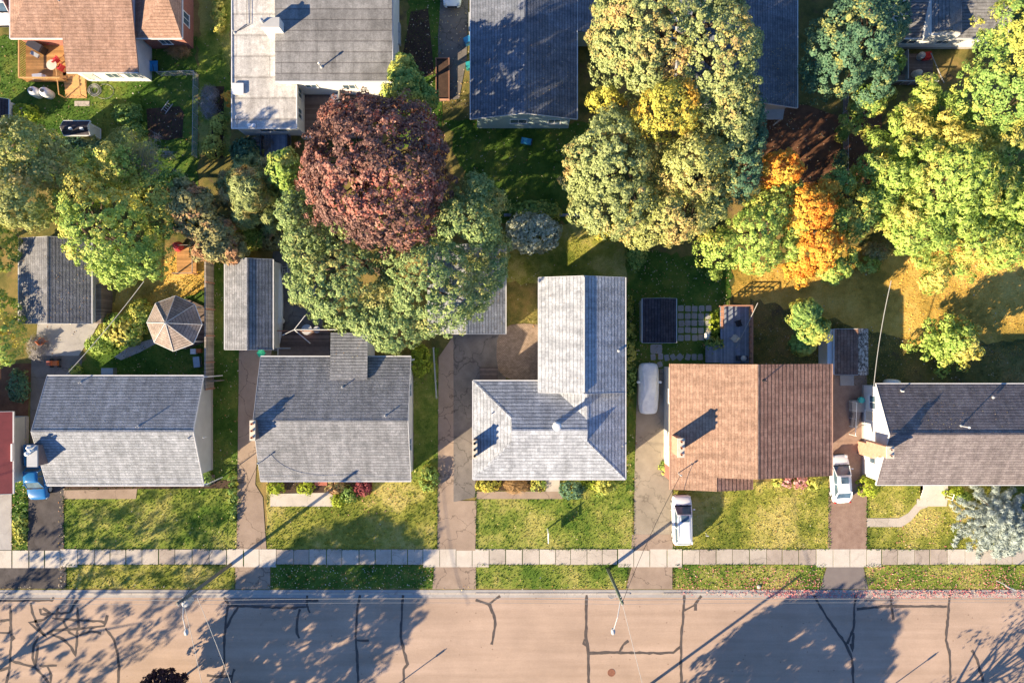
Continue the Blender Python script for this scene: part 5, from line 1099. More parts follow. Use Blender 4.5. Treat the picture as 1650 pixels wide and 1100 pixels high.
PK = [(0, .6, .62, .35), (.02, .88, .85, .3), (.08, .97, .98, .28), (.2, 1, 1.06, .28), (.3, 1, 1.1, .28), (.5, 1, 1.1, .28), (.62, 1, 1.1, .28), (.63, 1, .72, .28), (.98, 1, .72, .28), (1, .95, .7, .36)]
pk, g, tr = car(59, 760, -math.pi/2+.04, 5.3, 1.9, 1.7, 'bright blue pickup truck parked beside the grey bungalow under its chimney', 'car_blue', 'pickup truck', body=PK, cab=(.22, .36, .52, .58), belt=1.08, name='pickup_truck', wheel_r=.38)
b = MB(); u0, u1 = 5.3/2-.62*5.3, -5.3/2
for sg in (-1, 1): b.box(u0, sg*.93, .6, u1, sg*.85, 1.14)
b.box(u1, -.85, .6, u1+.07, .85, 1.12); b.box(u0-.06, -.85, .6, u0, .85, 1.12); part('cargo_bed', tr(b), 'car_blue', pk)
# car under a cover
q = P(1046, 626, .9); t_ = T('covered_car', 'car under a pale blue-grey cloth cover on the shaded driveway', 'covered car', (q[0], q[1], GZ))
rg = []; Lc = 4.85
for f, w_, zt in ((0, .6, .55), (.03, .82, .75), (.1, .93, .88), (.24, .98, .98), (.36, 1.0, 1.3), (.45, .98, 1.42), (.6, .98, 1.42), (.75, 1.0, 1.25), (.88, .98, 1.02), (.96, .9, .95), (1, .7, .8)):
    u = -Lc/2+f*Lc; hw = .96*w_; r_ = []
    for k in range(21):
        a_ = math.pi*k/20; e = .45 if .3 < f < .82 else .3; ww = hw*(1+.025*math.sin(k*9+f*31)); r_.append((q[0]+math.copysign(abs(math.cos(a_))**e, math.cos(a_))*ww*(1-(.5 if .3 < f < .82 else .2)*max(0, math.sin(a_)-.4)), q[1]+u, GZ+.06+(zt-.06)*abs(math.sin(a_))**.55+.045*math.sin(k*4.7+f*40)*(math.sin(a_) > .1)))
    rg.append(r_)
b = loft(rg); o = part('cover', b, 'cover_cloth', t_, smooth=True); mm = o.modifiers.new('s', 'SUBSURF'); mm.levels = 1; mm.render_levels = 2
for sg in (-1, 1): b = MB(); b.lathe((q[0]+sg*1.0, q[1]+.62, 1.0), [(.1, -.12), (.14, 0), (.08, .12)], 8, 1.4, 1); part('mirror_bulge', b, 'cover_cloth', t_, smooth=True)
for sg in (-1, 1):
    for u in (1.45, -1.45): b = MB(); b.cyl((q[0]+sg*.72, q[1]+u, .33), (q[0]+sg*.9, q[1]+u, .33), .3, .3, 16); part('wheel', b, 'rubber', t_)
car(728, -29, -math.pi/2, 4.5, 1.8, 1.42, 'white car parked at the top edge between the two rear houses', 'car_white', body=SEDAN, cab=(.26, .42, .74, .9))
car(2, 2, -math.pi/2, 4.5, 1.8, 1.42, 'pale car in the top left corner beside the tan-roofed house', 'car_white', body=SEDAN, cab=(.26, .42, .74, .9))

# ------------------------------------------------------------------ poles, lamps, wires, signs
def utility(base, top, lamp, label, wood, ht, trafo=False):
    A = Vector(P(*base)); B = Vector(P(*top, ht)); t_ = T('utility_pole', label, 'utility pole', tuple(A))
    b = MB(); b.cyl(A, B, .17, .12, 12); part('pole', b, wood, t_, smooth=True)
    Lp = Vector(P(*lamp, ht-1.2)); s = A+(B-A)*.9; mid = (s+Lp)/2+Vector((0, 0, .35)); b = MB(); b.tube([s, mid, Lp], .04, 8); part('lamp_arm', b, 'galv', t_)
    b = MB(); b.lathe((Lp.x, Lp.y, Lp.z-.12), [(.16, 0), (.24, .08), (.2, .2), (.06, .27)], 14, .8, 1.3); lo = part('street_light', b, 'galv', t_, smooth=True); b = MB(); b.lathe((Lp.x, Lp.y-.05, Lp.z-.2), [(.08, 0), (.14, .08)], 12); part('lens', b, 'lamp_glass', lo)
    for k, dz in enumerate((.25, .9)):
        c = A+(B-A)*(1-dz/ht); b = MB(); b.cyl((c.x, c.y-.22, c.z), (c.x, c.y+.22, c.z), .035, .035, 6); b.lathe((c.x, c.y-.2, c.z), [(.05, 0), (.07, .05), (.04, .14)], 8); part('insulator_bracket', b, 'galv', t_)
    if trafo:
        c = A+(B-A)*.88; b = MB(); b.lathe((c.x+.05, c.y-.42, c.z-.9), [(.2, 0), (.3, .05), (.3, .95), (.26, 1.05), (0, 1.1)], 16); tt = part('transformer', b, 'galv', t_, smooth=False); b = MB(); b.lathe((c.x+.05, c.y-.42, c.z+.2), [(.05, 0), (.08, .1), (.03, .3)], 10); part('bushing', b, 'white_plastic', tt)
    return t_, A, B, s
p1, A1, B1, s1 = utility((372, 909), (286, 972), (300, 1018), 'tall weathered utility pole with transformer leaning over the left part of the road', 'pole_wood', 10.4, True)
p2, A2, B2, s2 = utility((979, 916), (1003, 971), (988, 1017), 'greenish utility pole with street light near the middle driveway', 'pole_green', 8.9)
def cable(a, c, sag, label, r=.014, mat='wire_pale', cat='cable'):
    a, c = Vector(a), Vector(c); pts = []
    for k in range(13): f = k/12; p = a+(c-a)*f; p.z -= sag*4*f*(1-f); pts.append(p)
    b = MB(); b.tube(pts, r, 5); return single('overhead_cable', b, mat, label, cat)
for k, (za, lb) in enumerate(((-.25, 'topmost'), (-.9, 'lower'))):
    a = B1+Vector((0, -.2+.1*k, za)); c = B2+Vector((0, -.2+.1*k, za))
    cable((-60, a.y+.1*k, a.z), a, .25, f'{lb} overhead cable running left from the transformer pole', .012 if k == 0 else .022)
    cable(a, c, .4, f'{lb} overhead cable spanning between the two utility poles', .012 if k == 0 else .022)
    cable(c, (60, c.y-.1*k, c.z), .4, f'{lb} overhead cable running right from the greenish pole', .012 if k == 0 else .022)
cable(B1+Vector((.2, 0, -.3)), (M2[0], M2[1], M2[2]), .8, 'service cable from the transformer pole to the dark grey bungalow', .02, 'wire_black')
cable(B2+Vector((.1, 0, -.4)), (M4[0], M4[1], M4[2]), .7, 'service cable from the greenish pole to the brown house', .02, 'wire_black')
cable(B2+Vector((0, 0, -.2)), (13, -37, 8.5), .4, 'service cable from the greenish pole across the road', .022)
cable(B1+Vector((.3, -.1, -.4)), (-24.4, -37, 8.2), .4, 'left of two cables crossing the road from the transformer pole', .02)
cable(B1+Vector((1.2, .2, -.8)), (-20.5, -37, 8.2), .4, 'right of two cables crossing the road from the transformer pole', .02)
cable(P(1408, 622, 3.4), P(1436, 452, 5.5), .3, 'pale service cable over the back lawn to the white-walled house', .03)
cable(P(107, 603, 3.4), P(232, 453, 5.0), .3, 'grey service cable over the hedge left of the gazebo', .03)
# signs
q = P(882, 851); t_ = T('yard_sign', 'white real-estate style sign post with hanging board on the front lawn', 'sign post', (q[0], q[1], GZ)); b = MB(); b.box(q[0]-.05, q[1]-.05, 0, q[0]+.05, q[1]+.05, 1.85); part('post', b, 'white_paint', t_); b = MB(); b.box(q[0]-.045, q[1]-.95, 1.6, q[0]+.045, q[1]-.05, 1.7); part('arm', b, 'white_paint', t_); b = MB(); b.box(q[0]-.02, q[1]-.88, .75, q[0]+.02, q[1]-.12, 1.52); part('board', b, 'white_plastic', t_)
q = P(1604, 934); e = P(1631, 948, 2.3); t_ = T('street_sign', 'small white and red street sign on a post at the right end of the verge', 'sign', (q[0], q[1], GZ)); b = MB(); b.cyl(q, (q[0], q[1], 2.3), .04, .04, 8); part('post', b, 'galv', t_); b = MB(); b.obox(q[0]+.0, q[1]-.06, 1.6, 2.3, .6, .03, -.3); part('panel', b, 'white_paint', t_); b = MB(); b.obox(q[0]-.01, q[1]-.09, 1.75, 2.0, .5, .02, -.3); part('red_band', b, 'red_plastic', t_)
q = P(1136, 857); b = MB(); b.cyl(q, (q[0]+.0, q[1]-.1, .9), .02, .02, 6); b.box(q[0]-.12, q[1]-.14, .65, q[0]+.12, q[1]-.11, .9); single('lawn_marker', b, 'white_plastic', 'thin white marker stake in the lawn right of the white sport utility vehicle', 'marker')
q = P(1222, 944); b = MB(); b.lathe((q[0], q[1], GZ), [(.18, 0), (.2, .08), (.12, .16), (0, .18)], 10); single('boulder', b, 'concrete_pale', 'small pale stone at the kerb edge of the pink leafed verge', 'stone')
# posts across the street whose shadows cross the road
for (x_, y_, hh_, lb) in ((9.6, -35.2, 9.0, 'dark utility pole across the road casting the long diagonal shadow'), (-12.4, -33.4-.3, 3.1, 'short sign post across the road left of the manhole'), (34.6, -33.9, 3.0, 'short sign post across the road near the right edge')):
    t_ = T('utility_pole' if hh_ > 5 else 'sign_post', lb, 'pole', (x_, y_, 0)); b = MB(); r_ = .15 if hh_ > 5 else .055; b.cyl((x_, y_, 0), (x_, y_, hh_), r_, r_*.8, 10); part('pole', b, 'pole_wood', t_)
    b = MB(); b.box(x_-.02, y_-.1, hh_-.5, x_+.02, y_+.1, hh_-.1); part('plate', b, 'galv', t_)

# ------------------------------------------------------------------ trees and shrubs
rg_ = np.random.default_rng(11)
def unit(v): return v/np.maximum(1e-6, np.linalg.norm(v, axis=1, keepdims=True))
def foliage(lobes, ls=.088, cr=.42, m=64, spacing=.76, low=-.35, inner=.28, flat=.85, pointy=0.0, seed=None, gap=-1.75):
    r = np.random.default_rng(seed if seed is not None else int(rg_.integers(1e9)))
    L = np.array(lobes, float); Cc, Nn = [], []
    for i, (x, y, z, a, b_, c) in enumerate(L):
        n = max(6, int(4*math.pi*((a*b_+a*c+b_*c)/3)/spacing**2))
        k = np.arange(n)+.5; ph = np.arccos(1-2*k/n); th = math.pi*(1+5**.5)*k+r.uniform(0, 6)
        d = np.stack([np.cos(th)*np.sin(ph), np.sin(th)*np.sin(ph), np.cos(ph)], 1)+r.normal(0, .35/math.sqrt(n)*3.5*.35, (n, 3)); d = unit(d); d = d[d[:, 2] > low]
        rr = r.uniform(.78, 1.06, (len(d), 1))+np.where(r.random((len(d), 1)) < .10, r.uniform(.04, .2, (len(d), 1)), 0)
        fz = np.array([x, y, z])+d*np.array([a, b_, c]); nz_ = np.sin(fz[:, 0]*1.9+i)+np.sin(fz[:, 1]*2.1+fz[:, 2]*1.3)+np.sin(fz[:, 0]*.8-fz[:, 1]*1.1+i*2)+.6*np.sin(fz[:, 2]*3.1+fz[:, 0]*3.7)
        rr = rr*(1+.045*nz_[:, None]); ok_ = nz_ > gap+r.uniform(-.5, .5, len(d)); d = d[ok_]; rr = rr[ok_]
        p = np.array([x, y, z])+d*np.array([a, b_, c])*rr
        ni = int(len(d)*inner)
        if ni: 
            di = unit(r.normal(0, 1, (ni, 3))); p = np.concatenate([p, np.array([x, y, z])+di*np.array([a, b_, c])*r.uniform(.35, .8, (ni, 1))]); d = np.concatenate([d, di])
        keep = np.ones(len(p), bool)
        for j, q in enumerate(L):
            if j == i: continue
            e = (((p-q[:3])/q[3:])**2).sum(1); keep &= e > .74
        Cc.append(p[keep]); Nn.append(d[keep])
    Cc = np.concatenate(Cc); Nn = np.concatenate(Nn); n = len(Cc)
    crs = cr*r.uniform(.65, 1.3, (n, 1, 1))
    d = r.normal(0, 1, (n, m, 3)); d /= np.linalg.norm(d, axis=2, keepdims=True); d = d+Nn[:, None, :]*.5; d /= np.linalg.norm(d, axis=2, keepdims=True)
    pos = Cc[:, None, :]+d*crs*r.uniform(.55, 1.0, (n, m, 1))*np.array([1, 1, flat])
    nr = d*.6+Nn[:, None, :]*.75+r.normal(0, .30, (n, m, 3))+np.array([0, 0, .15])
    pos = pos.reshape(-1, 3); nr = unit(nr.reshape(-1, 3)); N = len(pos)
    t1 = unit(np.cross(nr, r.normal(0, 1, (N, 3)))); t2 = np.cross(nr, t1)
    s = ls*r.uniform(.45, 1.5, (N, 1)); asp = 1.0+pointy*1.8
    V = np.stack([pos-t1*s*asp, pos-t2*s*.72/(1+pointy), pos+t1*s*asp, pos+t2*s*.72/(1+pointy)], 1)
    return V[V[:, :, 2].min(1) > .02]
def bumps(cx, cy, cz, rx, ry, rz, n=9, f=.42, seed=0):
    """a main mass with smaller masses pushed out of its surface"""
    r = random.Random(seed*7+1); L = [(cx, cy, cz, rx*.93, ry*.93, rz*.96)]
    for k in range(n):
        a = 2*math.pi*(k+r.uniform(-.3, .3))/n*1.0; e = r.choice([.05, .35, .75])+r.uniform(-.1, .2); q = f*r.uniform(.75, 1.2)
        ce = math.cos(e)
        L.append((cx+rx*.66*ce*math.cos(a), cy+ry*.66*ce*math.sin(a), cz+rz*.6*math.sin(e), rx*q, ry*q, rz*q))
    return L
def limbs(cx, cy, zb, R, zt, n=14, seed=0, w=.9):
    """radiating boughs: short high ones, long low ones"""
    r = random.Random(seed); L = [(cx, cy, (zb+zt)/2, R*.38, R*.38, (zt-zb)*.5)]
    for k in range(n):
        a = k*2.399+r.uniform(-.25, .25); f = (k+.5)/n; z = zt-(zt-zb)*(.1+.75*f); Lh = R*(.28+.72*f**.7)*r.uniform(.82, 1.1)
        m_ = max(2, int(Lh/1.15))
        for j in range(m_):
            u = (j+1)/m_; wj = w*(1.25-.6*u)*r.uniform(.8, 1.2); L.append((cx+math.cos(a+r.uniform(-.08, .08))*Lh*u, cy+math.sin(a+r.uniform(-.08, .08))*Lh*u, z-.6*u*u+r.uniform(-.2, .2), wj, wj, wj*.6))
    return L
def trunk_mesh(x, y, ztop, r, lobes, nb=7, seed=0, spread=None):
    b = MB(); rd = random.Random(seed); path = [Vector((x, y, 0))]; 
    for k in range(1, 5): path.append(Vector((x+rd.uniform(-.12, .12)*k*.5, y+rd.uniform(-.12, .12)*k*.5, ztop*k/4)))
    for k in range(4): b.cyl(path[k], path[k+1], r*(1.25 if k == 0 else 1-.2*k), r*(1-.2*(k+1)), 8)
    cand = [l for l in lobes[1:]] or lobes; rd.shuffle(cand)
    for l in cand[:nb]:
        s = path[rd.choice([1, 2, 3])]; e = Vector((l[0], l[1], l[2]+l[5]*.3)); mid = (s+e)/2+Vector((rd.uniform(-.3, .3), rd.uniform(-.3, .3), .3)); b.cyl(s, mid, r*.45, r*.3, 6); b.cyl(mid, e, r*.3, r*.1, 6)
    return b
def tree(name, label, cx, cy, lobes, mat, r=.28, bark='bark', group=None, cat='tree', nb=8, seed=0, extra=None, **kw):
    zt = max(l[2] for l in lobes); t_ = T(name, label, cat, (cx, cy, 0), group)
    part('trunk', trunk_mesh(cx, cy, zt*.92, r, lobes, nb, seed), bark, t_)
    V = foliage(lobes, seed=seed+100, **kw); o = bpy.data.objects.new('crown', quads('crown', V, mat, (cx, cy, 0))); C.objects.link(o); o.parent = t_; o['_abs'] = [cx, cy, 0]
    for m2, lb2 in (extra or []):
        V = foliage(lb2, seed=seed+777, **kw); o = bpy.data.objects.new('crown', quads('crown', V, m2, (cx, cy, 0))); C.objects.link(o); o.parent = t_; o['_abs'] = [cx, cy, 0]
    return t_
def LB(px, py, rpx, z, rz, rpy=None):
    """one crown mass: measured centre and radius in photo pixels, at height z"""
    z = z+.15*rz; x, y, _ = P(px, py, z); s = (ALT-z)/FOC; return (x, y, z, rpx*s, (rpy or rpx)*s, rz*1.3)
def masses(L, n=7, seed=0, f=.40): 
    out = []
    for i, l in enumerate(L): out += bumps(*l, n=n, f=f, seed=seed+i)
    return out
def shrub(name, label, px, py, rpx, h, mat, rpy=None, n=4, group=None, cat='shrub', ls=.09, cr=.28, m=26, spacing=.38, seed=0, **kw):
    x, y, _ = P(px, py, h*.6); s = (ALT-h*.6)/FOC; rx, ry = rpx*s, (rpy or rpx)*s
    V = foliage(bumps(x, y, h*.45, rx, ry, h*.55, n=n, seed=seed), ls=ls, cr=cr, m=m, spacing=spacing, seed=seed+50, **kw)
    o = bpy.data.objects.new(name, quads(name, V, mat, (x, y, 0))); o.location = (x, y, 0); C.objects.link(o); return tagit(o, label, cat, group)

# big middle maple and copper beech
mp = masses([LB(560, 462, 72, 6.5, 3.0), LB(640, 505, 62, 6.2, 2.8), LB(700, 455, 84, 7.2, 3.4), LB(752, 372, 56, 6.8, 3.4), LB(505, 395, 42, 6, 2.6), LB(755, 468, 42, 5.6, 2.4), LB(498, 460, 32, 5.2, 2.2), LB(585, 380, 60, 6, 2.6), LB(772, 330, 40, 6, 3.0, 44), LB(785, 420, 34, 5.6, 2.6, 50), LB(485, 350, 30, 5.6, 2.4, 40)], n=7, seed=3)
x, y, _ = P(620, 440, 0); tree('maple_tree', 'huge green maple wrapped around the copper tree, over the grey garage', x, y, mp, 'leaf_maple', r=.45, nb=14, seed=1)
bc = masses([LB(608, 284, 114, 9.0, 4.2, 116)], n=13, seed=9, f=.42)
x, y, _ = P(604, 290, 0); tree('copper_beech', 'large copper red domed tree in the middle left', x, y, bc, 'leaf_copper', r=.4, nb=14, seed=2, cr=.42, m=48, spacing=.60, ls=.10)
# great autumn trees, middle
g1 = masses([LB(1035, 75, 84, 9.5, 4.5, 84), LB(1135, 100, 74, 9, 4.5, 100), LB(1010, 40, 62, 8.5, 4, 70), LB(1160, 200, 50, 7, 4, 70), LB(1085, 20, 90, 9.5, 4)], n=8, seed=20)
x, y, _ = P(1080, 110, 0); tree('great_maple', 'tallest olive and gold autumn tree at the top between the two blue roofs', x, y, g1, 'leaf_tricolour', r=.5, nb=18, seed=3)
g2 = masses([LB(1072, 186, 54, 10.2, 2.8, 42)], n=7, seed=30); x, y, _ = P(1078, 195, 0); tree('yellow_maple', 'yellow crowned tree in the middle of the tall autumn trees', x, y, g2, 'leaf_yellow', r=.25, seed=4)
g2b = masses([LB(975, 163, 28, 7.5, 2, 14)], n=4, seed=31); x, y, _ = P(975, 163, 0); tree('golden_tree', 'small gold-yellow crown left of the yellow maple by the blue roof', x, y, g2b, 'leaf_yellow', r=.15, seed=5)
g3 = masses([LB(982, 258, 66, 8, 3.6, 70), LB(990, 335, 66, 7, 3, 48), LB(950, 290, 40, 6.6, 2.6)], n=8, seed=40); x, y, _ = P(985, 280, 0); tree('autumn_maple', 'olive and russet domed tree nearest the shaded back lawn', x, y, g3, 'leaf_tricolour', r=.35, nb=12, seed=6)
g4 = masses([LB(1108, 272, 54, 8, 3.4), LB(1080, 350, 60, 7, 3, 40), LB(1040, 370, 40, 6, 2.4, 28), LB(1135, 330, 36, 6.5, 2.4)], n=8, seed=44); x, y, _ = P(1100, 300, 0); tree('autumn_maple', 'russet and pale olive domed tree below the yellow maple', x, y, g4, 'leaf_olive', r=.35, nb=12, seed=7)
g5 = masses([LB(1180, 270, 40, 6.5, 3, 60), LB(1190, 215, 34, 6.5, 3, 60)], n=6, seed=48); x, y, _ = P(1180, 250, 0); tree('dark_tree', 'dark blue-green crown painting the shaded side of the great autumn trees', x, y, g5, 'leaf_bluegreen', r=.3, seed=8)  # dark crown added as the great tree's own shaded east side
g6 = masses([LB(1205, 380, 46, 5.5, 2.6, 44), LB(1160, 400, 34, 5, 2.2, 30), LB(1215, 418, 34, 4.8, 2, 24), LB(1235, 345, 34, 5.2, 2.2)], n=7, seed=52); x, y, _ = P(1200, 385, 0); tree('lime_green_maple', 'lime green tree with a few orange leaves left of the orange maple', x, y, g6, 'leaf_lime', r=.25, seed=9)
g7 = masses([LB(1300, 345, 33, 6.2, 2.2, 40), LB(1312, 398, 38, 5.6, 2.0, 36), LB(1286, 436, 20, 4.0, 1.3, 22), LB(1322, 316, 22, 5.6, 1.5)], n=9, seed=55, f=.42); x, y, _ = P(1302, 380, 0); tree('orange_maple', 'bright orange and yellow maple, the larger of the two', x, y, g7, 'leaf_orange', r=.22, seed=10, ls=.09, cr=.36, spacing=.6, gap=-1.2, extra=[('leaf_lime', masses([LB(1335, 436, 26, 4.2, 1.4, 20), LB(1268, 400, 18, 5.2, 1.4), LB(1345, 355, 16, 5.4, 1.3), LB(1280, 372, 14, 6.0, 1.2)], n=5, seed=56))])
g8 = masses([LB(1250, 275, 34, 6, 2.2, 26)], n=6, seed=57, f=.45); x, y, _ = P(1250, 280, 0); tree('orange_maple', 'smaller bright orange tree on the brown mulched yard', x, y, g8, 'leaf_orange', r=.18, seed=11, ls=.09, cr=.36, spacing=.6, gap=-1.2)
g9 = masses([LB(1258, 318, 36, 5, 2, 26), LB(1345, 415, 30, 3.5, 1.6, 22), LB(1372, 340, 26, 4.2, 2, 50), LB(1340, 300, 22, 4.6, 2)], n=6, seed=60); x, y, _ = P(1350, 350, 0); tree('green_tree', 'dark green undergrowth tree between the orange maple and the bright lime tree', x, y, g9, 'leaf_green', r=.2, seed=12)
# bright radiating tree on the right
l1 = limbs(*P2(1525, 285, 6), 3.0, 8.8, 9.5, 36, seed=5, w=1.0)+[LB(1470, 370, 40, 5, 1.6), LB(1560, 380, 46, 4.8, 1.5, 38), LB(1590, 310, 40, 5.6, 1.6), LB(1440, 290, 30, 5.5, 1.4), LB(1500, 440, 20, 3.4, 1.2, 28), LB(1415, 330, 22, 5, 1.3), LB(1610, 235, 30, 6, 1.6), LB(1610, 400, 40, 4.6, 1.4, 34), LB(1490, 150, 14, 6, 1.0, 26), LB(1455, 195, 20, 5.6, 1.2, 26), LB(1400, 270, 18, 5, 1.2)]
x, y, _ = P(1530, 285, 0); tree('larch_tree', 'very large bright lime green tree with radiating boughs on the right', x, y, l1, 'leaf_lime', r=.4, nb=22, seed=13, cr=.42, spacing=.6, m=40, flat=.7, ls=.095, pointy=.4)
l2 = limbs(*P2(1650, 330, 5), 2.5, 5.5, 8, 16, seed=8, w=1.0); x, y, _ = P(1655, 335, 0); tree('larch_tree', 'lime green tree half cut by the right edge beside the very large one', x, y, l2, 'leaf_lime', r=.3, nb=12, seed=14, cr=.42, spacing=.6, m=40, flat=.7, ls=.095, pointy=.4)
l3 = masses([LB(1620, 130, 66, 9, 4, 80), LB(1650, 60, 60, 10, 4, 70), LB(1600, 190, 40, 6, 3, 34)], n=8, seed=64); x, y, _ = P(1640, 110, 0); tree('dark_maple', 'dark green tree with sunlit yellow left edge in the top right corner', x, y, l3, 'leaf_green', r=.4, nb=12, seed=15)
l4 = masses([LB(1365, 70, 58, 8, 3.6, 66), LB(1335, 115, 42, 6.5, 3), LB(1400, 130, 34, 5.5, 2.4), LB(1410, 50, 34, 7, 3, 50)], n=8, seed=66); x, y, _ = P(1368, 85, 0); tree('dark_maple', 'deep blue-green rounded tree with a few red leaves right of the navy roof', x, y, l4, 'leaf_bluegreen', r=.35, nb=12, seed=16, extra=[('leaf_red', [LB(1402, 14, 10, 11.0, .5)]), ('leaf_yellow', [LB(1448, 53, 8, 7.5, .5)])])
l5 = masses([LB(1395, 165, 24, 3.5, 1.6)], n=5, seed=67); x, y, _ = P(1398, 165, 0); tree('young_tree', 'small green tree below the deep blue-green one by the mulched yard', x, y, l5, 'leaf_green', r=.12, seed=17, ls=.12, cr=.4, spacing=.6)
l6 = limbs(*P2(1535, 553, 2.5), 1.0, 3.1, 4.8, 18, seed=3, w=.72); x, y, _ = P(1535, 553, 0); tree('young_larch', 'small lime green tree standing alone on the right back lawn', x, y, l6, 'leaf_lime', r=.14, nb=10, seed=18, ls=.1, cr=.28, spacing=.42, m=22)
l7 = masses([LB(1293, 505, 22, 4.5, 1.4, 22), LB(1305, 530, 24, 3.6, 1.3), LB(1292, 555, 16, 2.6, 1.0)], n=5, seed=69); x, y, _ = P(1300, 527, 0); tree('young_tree', 'slim small tree with yellow leaf tips behind the brown house', x, y, l7, 'leaf_green', r=.1, seed=19, ls=.11, cr=.34, spacing=.5)
# left cluster
c1 = masses([LB(48, 245, 52, 6, 3.2, 50), LB(40, 320, 56, 6, 3, 54), LB(85, 280, 36, 5.4, 2.6)], n=8, seed=80); x, y, _ = P(50, 280, 0); tree('olive_tree', 'large olive and gold leafed tree at the left edge below the dark sheds', x, y, c1, 'leaf_olive', r=.32, nb=12, seed=20, cr=.42, spacing=.62)
c2 = masses([LB(175, 375, 66, 6, 3, 66), LB(235, 410, 34, 4.6, 2.2, 40), LB(145, 320, 42, 5.6, 2.4), LB(190, 270, 32, 5, 2), LB(130, 268, 26, 4.6, 1.8), LB(195, 430, 34, 4.2, 2)], n=8, seed=83); x, y, _ = P(180, 370, 0); tree('green_maple', 'large bright green tree right of the olive one, over the dark grey garage', x, y, c2, 'leaf_lime', r=.32, nb=12, seed=21)
c3 = limbs(*P2(220, 262, 3.5), 1.6, 2.9, 5.4, 14, seed=12, w=.6); x, y, _ = P(220, 262, 0); tree('bare_tree', 'grey twiggy half-bare tree above the large bright green tree', x, y, c3, 'twig_grey', r=.14, bark='bark_grey', nb=14, seed=22, ls=.10, cr=.35, m=9, spacing=.5, pointy=3.0, extra=[('leaf_olive', [LB(200, 235, 24, 4.8, .8), LB(238, 245, 14, 4.6, .6)])])
c4 = masses([LB(262, 335, 40, 4, 2, 46), LB(225, 300, 26, 3.6, 1.6), LB(285, 300, 24, 3.6, 1.6)], n=7, seed=86); x, y, _ = P(262, 330, 0); tree('green_tree', 'dark green tree between the bright green tree and the russet one', x, y, c4, 'leaf_green', r=.2, seed=23)
c5 = masses([LB(318, 345, 30, 4.4, 1.8, 40), LB(340, 400, 26, 3.4, 1.5, 20), LB(300, 310, 18, 3.8, 1.4), LB(350, 375, 28, 3.6, 1.5), LB(375, 400, 24, 2.8, 1.3)], n=7, seed=88); x, y, _ = P(320, 355, 0); tree('russet_tree', 'russet brown leafed tree above the playhouse', x, y, c5, 'leaf_rust', r=.16, seed=24, ls=.12, cr=.4, spacing=.55)
c6 = limbs(*P2(403, 308, 4), 1.6, 3.5, 6.4, 24, seed=15, w=.85); x, y, _ = P(403, 308, 0); tree('willow_tree', 'pale yellow-green drooping tree left of the copper tree', x, y, c6, 'leaf_tricolour', r=.2, nb=12, seed=25, ls=.12, cr=.36, spacing=.5, pointy=.8)
c7 = masses([LB(462, 275, 22, 3.6, 1.8, 34)], n=5, seed=90); x, y, _ = P(462, 280, 0); tree('young_tree', 'slim green tree between the blue side deck and the copper tree', x, y, c7, 'leaf_lime', r=.12, seed=26, ls=.12, cr=.38, spacing=.55)
c8 = masses([LB(655, 150, 34, 5, 2.4, 36), LB(683, 165, 22, 4, 1.8), LB(652, 112, 14, 5.4, 1.4, 16)], n=6, seed=91); x, y, _ = P(662, 155, 0); tree('young_tree', 'green tree with yellow tip at the corner of the flat-roofed house', x, y, c8, 'leaf_green', r=.18, seed=27, ls=.12, cr=.4, spacing=.55)
c9 = masses([LB(8, 530, 32, 3.0, 1.5, 60), LB(-10, 500, 30, 3.0, 1.4)], n=6, seed=92); x, y, _ = P(4, 530, 0); tree('lime_tree', 'bright lime green tree at the left edge beside the concrete yard', x, y, c9, 'leaf_lime', r=.2, seed=28)
c10 = masses([LB(2, 400, 30, 2.8, 1.4, 40)], n=6, seed=93); x, y, _ = P(0, 400, 0); tree('dark_tree', 'dark green tree at the left edge above the lime green one', x, y, c10, 'leaf_green', r=.2, seed=29)
# silver spruce, front right
sp_ = []
x, y = P2(1612, 842, 2.2)
for k in range(90):
    f = k/90; a_ = k*2.399; R_ = (3.6*f**.75+.3)*rk.uniform(.95, 1.05); z_ = 6.2*(1-f)+.5
    for u in np.arange(.3, 1.01, max(.1, .3/R_)): sp_.append((x+math.cos(a_+.1*math.sin(u*7+k))*R_*u, y+math.sin(a_+.1*math.sin(u*7+k))*R_*u, z_-.25*u, .26*(1.3-.6*u), .26*(1.3-.6*u), .13))
tree('silver_spruce', 'silvery blue-white spruce overhanging the sidewalk on the right', x, y, [(x, y, 2.6, 1.2, 1.2, 2.4)]+sp_, 'leaf_silver', r=.2, nb=16, seed=30, ls=.06, cr=.2, m=28, spacing=.28, pointy=1.0, inner=0)
